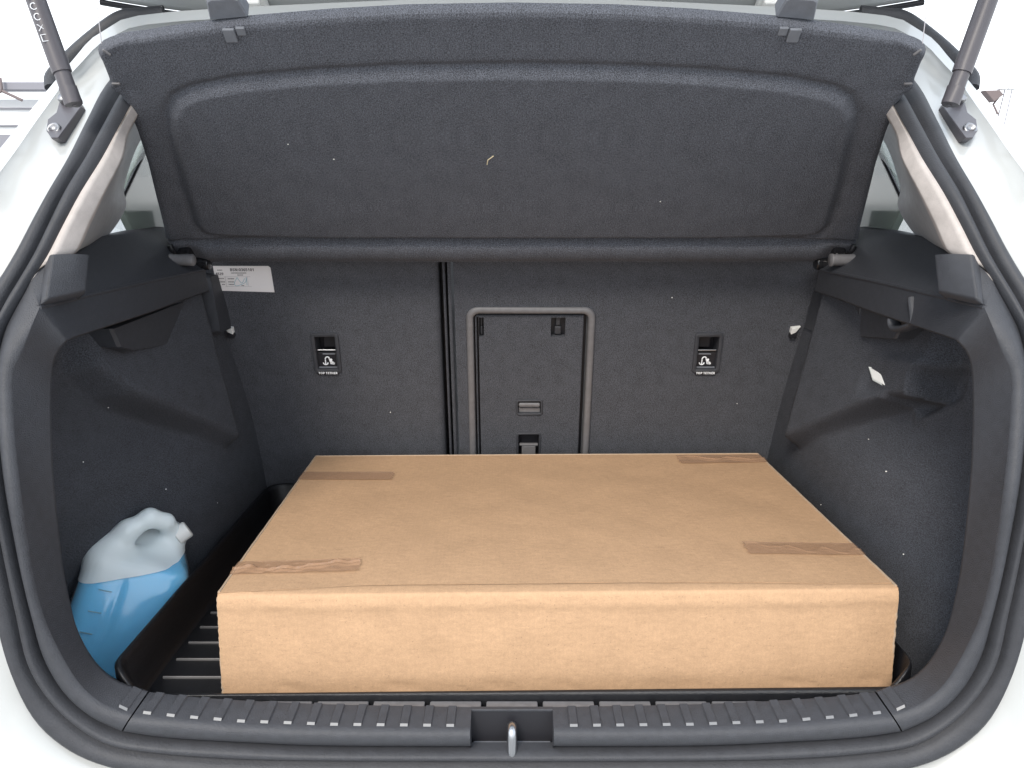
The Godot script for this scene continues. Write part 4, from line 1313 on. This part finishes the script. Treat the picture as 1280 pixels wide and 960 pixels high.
# ---------------------------------------------------------------- washer fluid jug
var JUG_X := Vector3(0.886, -0.368, -0.282)
var JUG_Y := Vector3(0.235, 0.881, -0.411)
var JUG_Z := Vector3(0.400, 0.298, 0.867)
func rb(p: Vector3, c: Vector3, h: Vector3, r: float) -> float:
	var q := (p - c).abs() - h + Vector3.ONE * r
	return Vector3(maxf(q.x, 0), maxf(q.y, 0), maxf(q.z, 0)).length() + minf(maxf(q.x, maxf(q.y, q.z)), 0.0) - r
func cap_d(p: Vector3, a: Vector3, b: Vector3, ra: float, rb_: float) -> float:
	var ab := b - a
	var t := clampf((p - a).dot(ab) / ab.length_squared(), 0, 1)
	return p.distance_to(a + ab * t) - lerpf(ra, rb_, t)
func smin(a: float, b: float, k: float) -> float:
	var h := maxf(k - absf(a - b), 0.0) / k
	return minf(a, b) - h * h * k * 0.25
func jug_sdf(p: Vector3) -> float:
	# body with sloping shoulder, narrowing towards the neck at the right
	var d := rb(p, Vector3(0.012, -0.045, -0.056), Vector3(0.067, 0.115, 0.056), 0.026)
	var slope := (p - Vector3(-0.055, 0.062, 0)).dot(Vector3(-0.42, 0.907, 0))
	var slope2 := (p - Vector3(0.080, 0.060, 0)).dot(Vector3(0.62, 0.784, 0))
	d = maxf(d, maxf(slope, slope2 - 0.012))
	d = smin(d, cap_d(p, Vector3(0.026, 0.035, -0.060), Vector3(0.040, 0.096, -0.060), 0.040, 0.021), 0.03)
	# handle arch, standing proud at the front
	d = smin(d, cap_d(p, Vector3(-0.034, 0.062, -0.034), Vector3(-0.016, 0.096, -0.026), 0.021, 0.0135), 0.022)
	# finger scoop behind the handle
	var hole := cap_d(p, Vector3(0.020, 0.093, -0.006), Vector3(0.044, 0.088, -0.012), 0.0225, 0.0195)
	var hole2 := cap_d(p, Vector3(0.040, 0.086, 0.004), Vector3(0.054, 0.076, -0.004), 0.018, 0.012)
	d = -smin(-d, smin(hole, hole2, 0.01), 0.010)
	d = smin(d, cap_d(p, Vector3(0.004, 0.070, -0.080), Vector3(0.036, 0.098, -0.072), 0.030, 0.022), 0.008)
	d = smin(d, cap_d(p, Vector3(-0.016, 0.096, -0.026), Vector3(0.005, 0.1185, -0.026), 0.0130, 0.0115), 0.010)
	d = smin(d, cap_d(p, Vector3(0.005, 0.1185, -0.026), Vector3(0.026, 0.117, -0.034), 0.0115, 0.0105), 0.010)
	d = smin(d, cap_d(p, Vector3(0.026, 0.117, -0.034), Vector3(0.042, 0.103, -0.054), 0.0105, 0.012), 0.010)
	# vertical flutes on the broad face
	d += 0.0016 * exp(-pow((p.x + 0.002) / 0.005, 2.0)) * smoothstep(0.05, 0.02, p.y) * smoothstep(-0.03, -0.005, p.z)
	return d
func nets(f: Callable, lo: Vector3, hi: Vector3, cell: float, b: MB) -> void:
	var nx := int((hi.x - lo.x) / cell) + 1; var ny := int((hi.y - lo.y) / cell) + 1; var nzz := int((hi.z - lo.z) / cell) + 1
	var g := PackedFloat32Array(); g.resize(nx * ny * nzz)
	for i in nx:
		for j in ny:
			for k in nzz:
				g[(i * ny + j) * nzz + k] = f.call(lo + Vector3(i, j, k) * cell)
	var id := {}
	var sx := ny * nzz; var sy := nzz
	for i in nx - 1:
		for j in ny - 1:
			for k in nzz - 1:
				var o := i * sx + j * sy + k
				var neg := 0
				for c in 8:
					if g[o + (c & 1) * sx + ((c >> 1) & 1) * sy + ((c >> 2) & 1)] < 0: neg += 1
				if neg == 0 or neg == 8: continue
				var acc := Vector3.ZERO; var cnt := 0
				for c in 8:
					for ax in 3:
						if c & (1 << ax): continue
						var c2 := c | (1 << ax)
						var va := g[o + (c & 1) * sx + ((c >> 1) & 1) * sy + ((c >> 2) & 1)]
						var vb := g[o + (c2 & 1) * sx + ((c2 >> 1) & 1) * sy + ((c2 >> 2) & 1)]
						if (va < 0) == (vb < 0): continue
						var p := Vector3(c & 1, (c >> 1) & 1, (c >> 2) & 1)
						p[ax] += va / (va - vb)
						acc += p; cnt += 1
				id[o] = b.v.size()
				b.v.append(b.xf * (lo + (Vector3(i, j, k) + acc / cnt) * cell)); b.n.append(Vector3.ZERO)
	for o in id:
		var i: int = o / sx; var j: int = (o % sx) / sy; var k: int = o % sy
		if i < 1 or j < 1 or k < 1: continue
		for ax in 3:
			var da: int = [sx, sy, 1][ax]
			var du: int = [sy, 1, sx][ax]
			var dv: int = [1, sx, sy][ax]
			if (g[o] < 0) == (g[o + da] < 0): continue
			if not (id.has(o - du) and id.has(o - dv) and id.has(o - du - dv)): continue
			var a: int = id[o]; var c: int = id[o - du]; var e: int = id[o - du - dv]; var h: int = id[o - dv]
			if g[o] < 0:
				b.tri(a, e, c); b.tri(a, h, e)
			else:
				b.tri(a, c, e); b.tri(a, e, h)
func cut(b: MB, level: float) -> Array:
	# split a mesh by the horizontal plane y = level, keeping its smooth normals
	var o := [MB.new(), MB.new()]
	for t in range(0, b.ix.size(), 3):
		for h in 2:
			var sgn := 1.0 if h == 0 else -1.0
			var pv := []; var pn := []
			for k in 3:
				var i := b.ix[t + k]; var j := b.ix[t + (k + 1) % 3]
				var da := (b.v[i].y - level) * sgn; var db := (b.v[j].y - level) * sgn
				if da >= 0:
					pv.append(b.v[i]); pn.append(b.n[i].normalized())
				if (da >= 0) != (db >= 0):
					var f := da / (da - db)
					pv.append(b.v[i].lerp(b.v[j], f)); pn.append(b.n[i].normalized().lerp(b.n[j].normalized(), f))
			if pv.size() < 3: continue
			var m: MB = o[h]
			var base := m.v.size()
			for k in pv.size():
				m.v.append(pv[k]); m.n.append(pn[k])
			for k in range(1, pv.size() - 1):
				m.ix.append(base); m.ix.append(base + k); m.ix.append(base + k + 1)
	return o
func build_jug() -> void:
	var at := Vector3(0, 0.571, 0.76) + (Vector3(-0.515, 0.06, -0.19) - Vector3(0, 0.571, 0.76)) * 1.035
	var bs := Basis(JUG_X, JUG_Y, JUG_Z).orthonormalized().scaled(Vector3.ONE * 1.035)
	var root := thing("fluid_jug", "translucent plastic jug of blue fluid wedged beside the liner", "jug", at)
	var xf := Transform3D(bs, Vector3.ZERO)
	var b := MB.new(); b.xf = xf
	# the fluid stands level at world height 0.077; above it the empty shell shows milky, below it the fluid shines through
	var level := 0.077 - at.y
	var lo := Vector3(-0.066, -0.172, -0.126)
	var hi := Vector3(0.094, 0.142, 0.012)
	nets(jug_sdf, lo, hi, 0.0032, b)
	var halves := cut(b, level)
	part(halves[0], "bottle", M.jug, root)
	part(halves[1], "bottle_foot", M.jug_thin, root)
	var liq := MB.new(); liq.xf = xf
	nets(func(p: Vector3) -> float: return maxf(jug_sdf(p) + 0.002, (bs * p).y - level + 0.001), lo, hi, 0.0032, liq)
	part(liq, "fluid", M.liquid, root, "blue washer fluid")
	var c := MB.new()
	var ax := Vector3(0.62, 0.78, 0.05).normalized()
	c.xf = xf * Transform3D(Basis(ax.cross(Vector3(0, 0, 1)).normalized(), ax, ax.cross(Vector3(0, 0, 1)).normalized().cross(ax)).orthonormalized(), Vector3(0.046, 0.100, -0.050))
	c.lathe([Vector2(0.0, 0.0), Vector2(0.0125, 0.0), Vector2(0.0130, 0.002), Vector2(0.0125, 0.017), Vector2(0.0110, 0.019), Vector2(0.0, 0.019)], 24)
	part(c, "cap", M.white, root)
	# embossed level marks on the broad face
	var mk := MB.new(); mk.xf = xf
	for q in [Vector2(-0.018, 0.018), Vector2(-0.022, -0.010), Vector2(-0.024, -0.037)]:
		mk.rbox(Vector3(q.x, q.y, 0.0002), Vector3(0.016, 0.0012, 0.0012), 0.0004)
	part(mk, "level_mark", M.pen, root)

# ---------------------------------------------------------------- what little shows behind
func build_far() -> void:
	var O := Vector3(0, 0.571, 0.76)
	var b := thing("canopy_building", "distant white building with a grey canopy beam left of the car", "building", Vector3(-17.0, -0.72, -28))
	var m := MB.new()
	m.rbox(Vector3(-3.5, 2.4, -1.5), Vector3(12, 4.8, 3), 0.05)
	part(m, "wall", M.far_white, b)
	m = MB.new()
	m.rbox(Vector3(-3.2, 5.13, 0.4), Vector3(12, 0.26, 0.5), 0.03)
	part(m, "canopy_beam", M.far_grey, b)
	m = MB.new()
	m.rbox(Vector3(-5.0, 3.35, 0.08), Vector3(9.6, 0.55, 0.1), 0.02)
	part(m, "shutter", M.far_grey, b)
	for y in [3.92, 4.48]:
		m = MB.new()
		m.rbox(Vector3(-3.5, y, 0.06), Vector3(12, 0.05, 0.08), 0.02)
		part(m, "fascia_rail", M.far_grey, b)
	m = MB.new()
	m.tube([Vector3(-0.55, 4.68, 0.8), Vector3(0.12, 4.95, 0.8), Vector3(0.12, 5.36, 0.8)], 0.05, 6)
	m.tube([Vector3(0.75, 4.66, 0.8), Vector3(0.12, 4.95, 0.8)], 0.05, 6)
	part(m, "brace", M.far_brown, b)
	var t := thing("floodlight_mast", "thin distant mast with lamps and a dark box right of the car", "mast", Vector3(16.6, -0.72, -28))
	m = MB.new()
	m.tube([Vector3(0.02, 0, 0), Vector3(0.02, 3.9, 0), Vector3(0.18, 5.1, 0)], 0.02, 6)
	m.tube([Vector3(0.35, 0, 0), Vector3(0.30, 3.9, 0), Vector3(0.42, 5.1, 0)], 0.02, 6)
	part(m, "pole", M.far_grey, t)
	m = MB.new()
	m.slab([Vector3(-0.62, 5.05, 0.2), Vector3(-0.1, 5.06, 0.2), Vector3(0.05, 4.92, 0.2), Vector3(-0.25, 4.68, 0.2)], Vector3(0, 0, -0.3), 0.02)
	part(m, "control_box", M.far_brown, t)
	m = MB.new()
	m.tube([Vector3(0.06, 4.95, 0), Vector3(-0.16, 4.62, 0), Vector3(0.04, 4.30, 0)], 0.04, 6)
	part(m, "brace", M.far_brown, t)
	for x in [0.08, 0.40]:
		m = MB.new()
		m.rbox(Vector3(x, 5.16, 0), Vector3(0.28, 0.14, 0.2), 0.03)
		part(m, "floodlight", M.far_white, t)
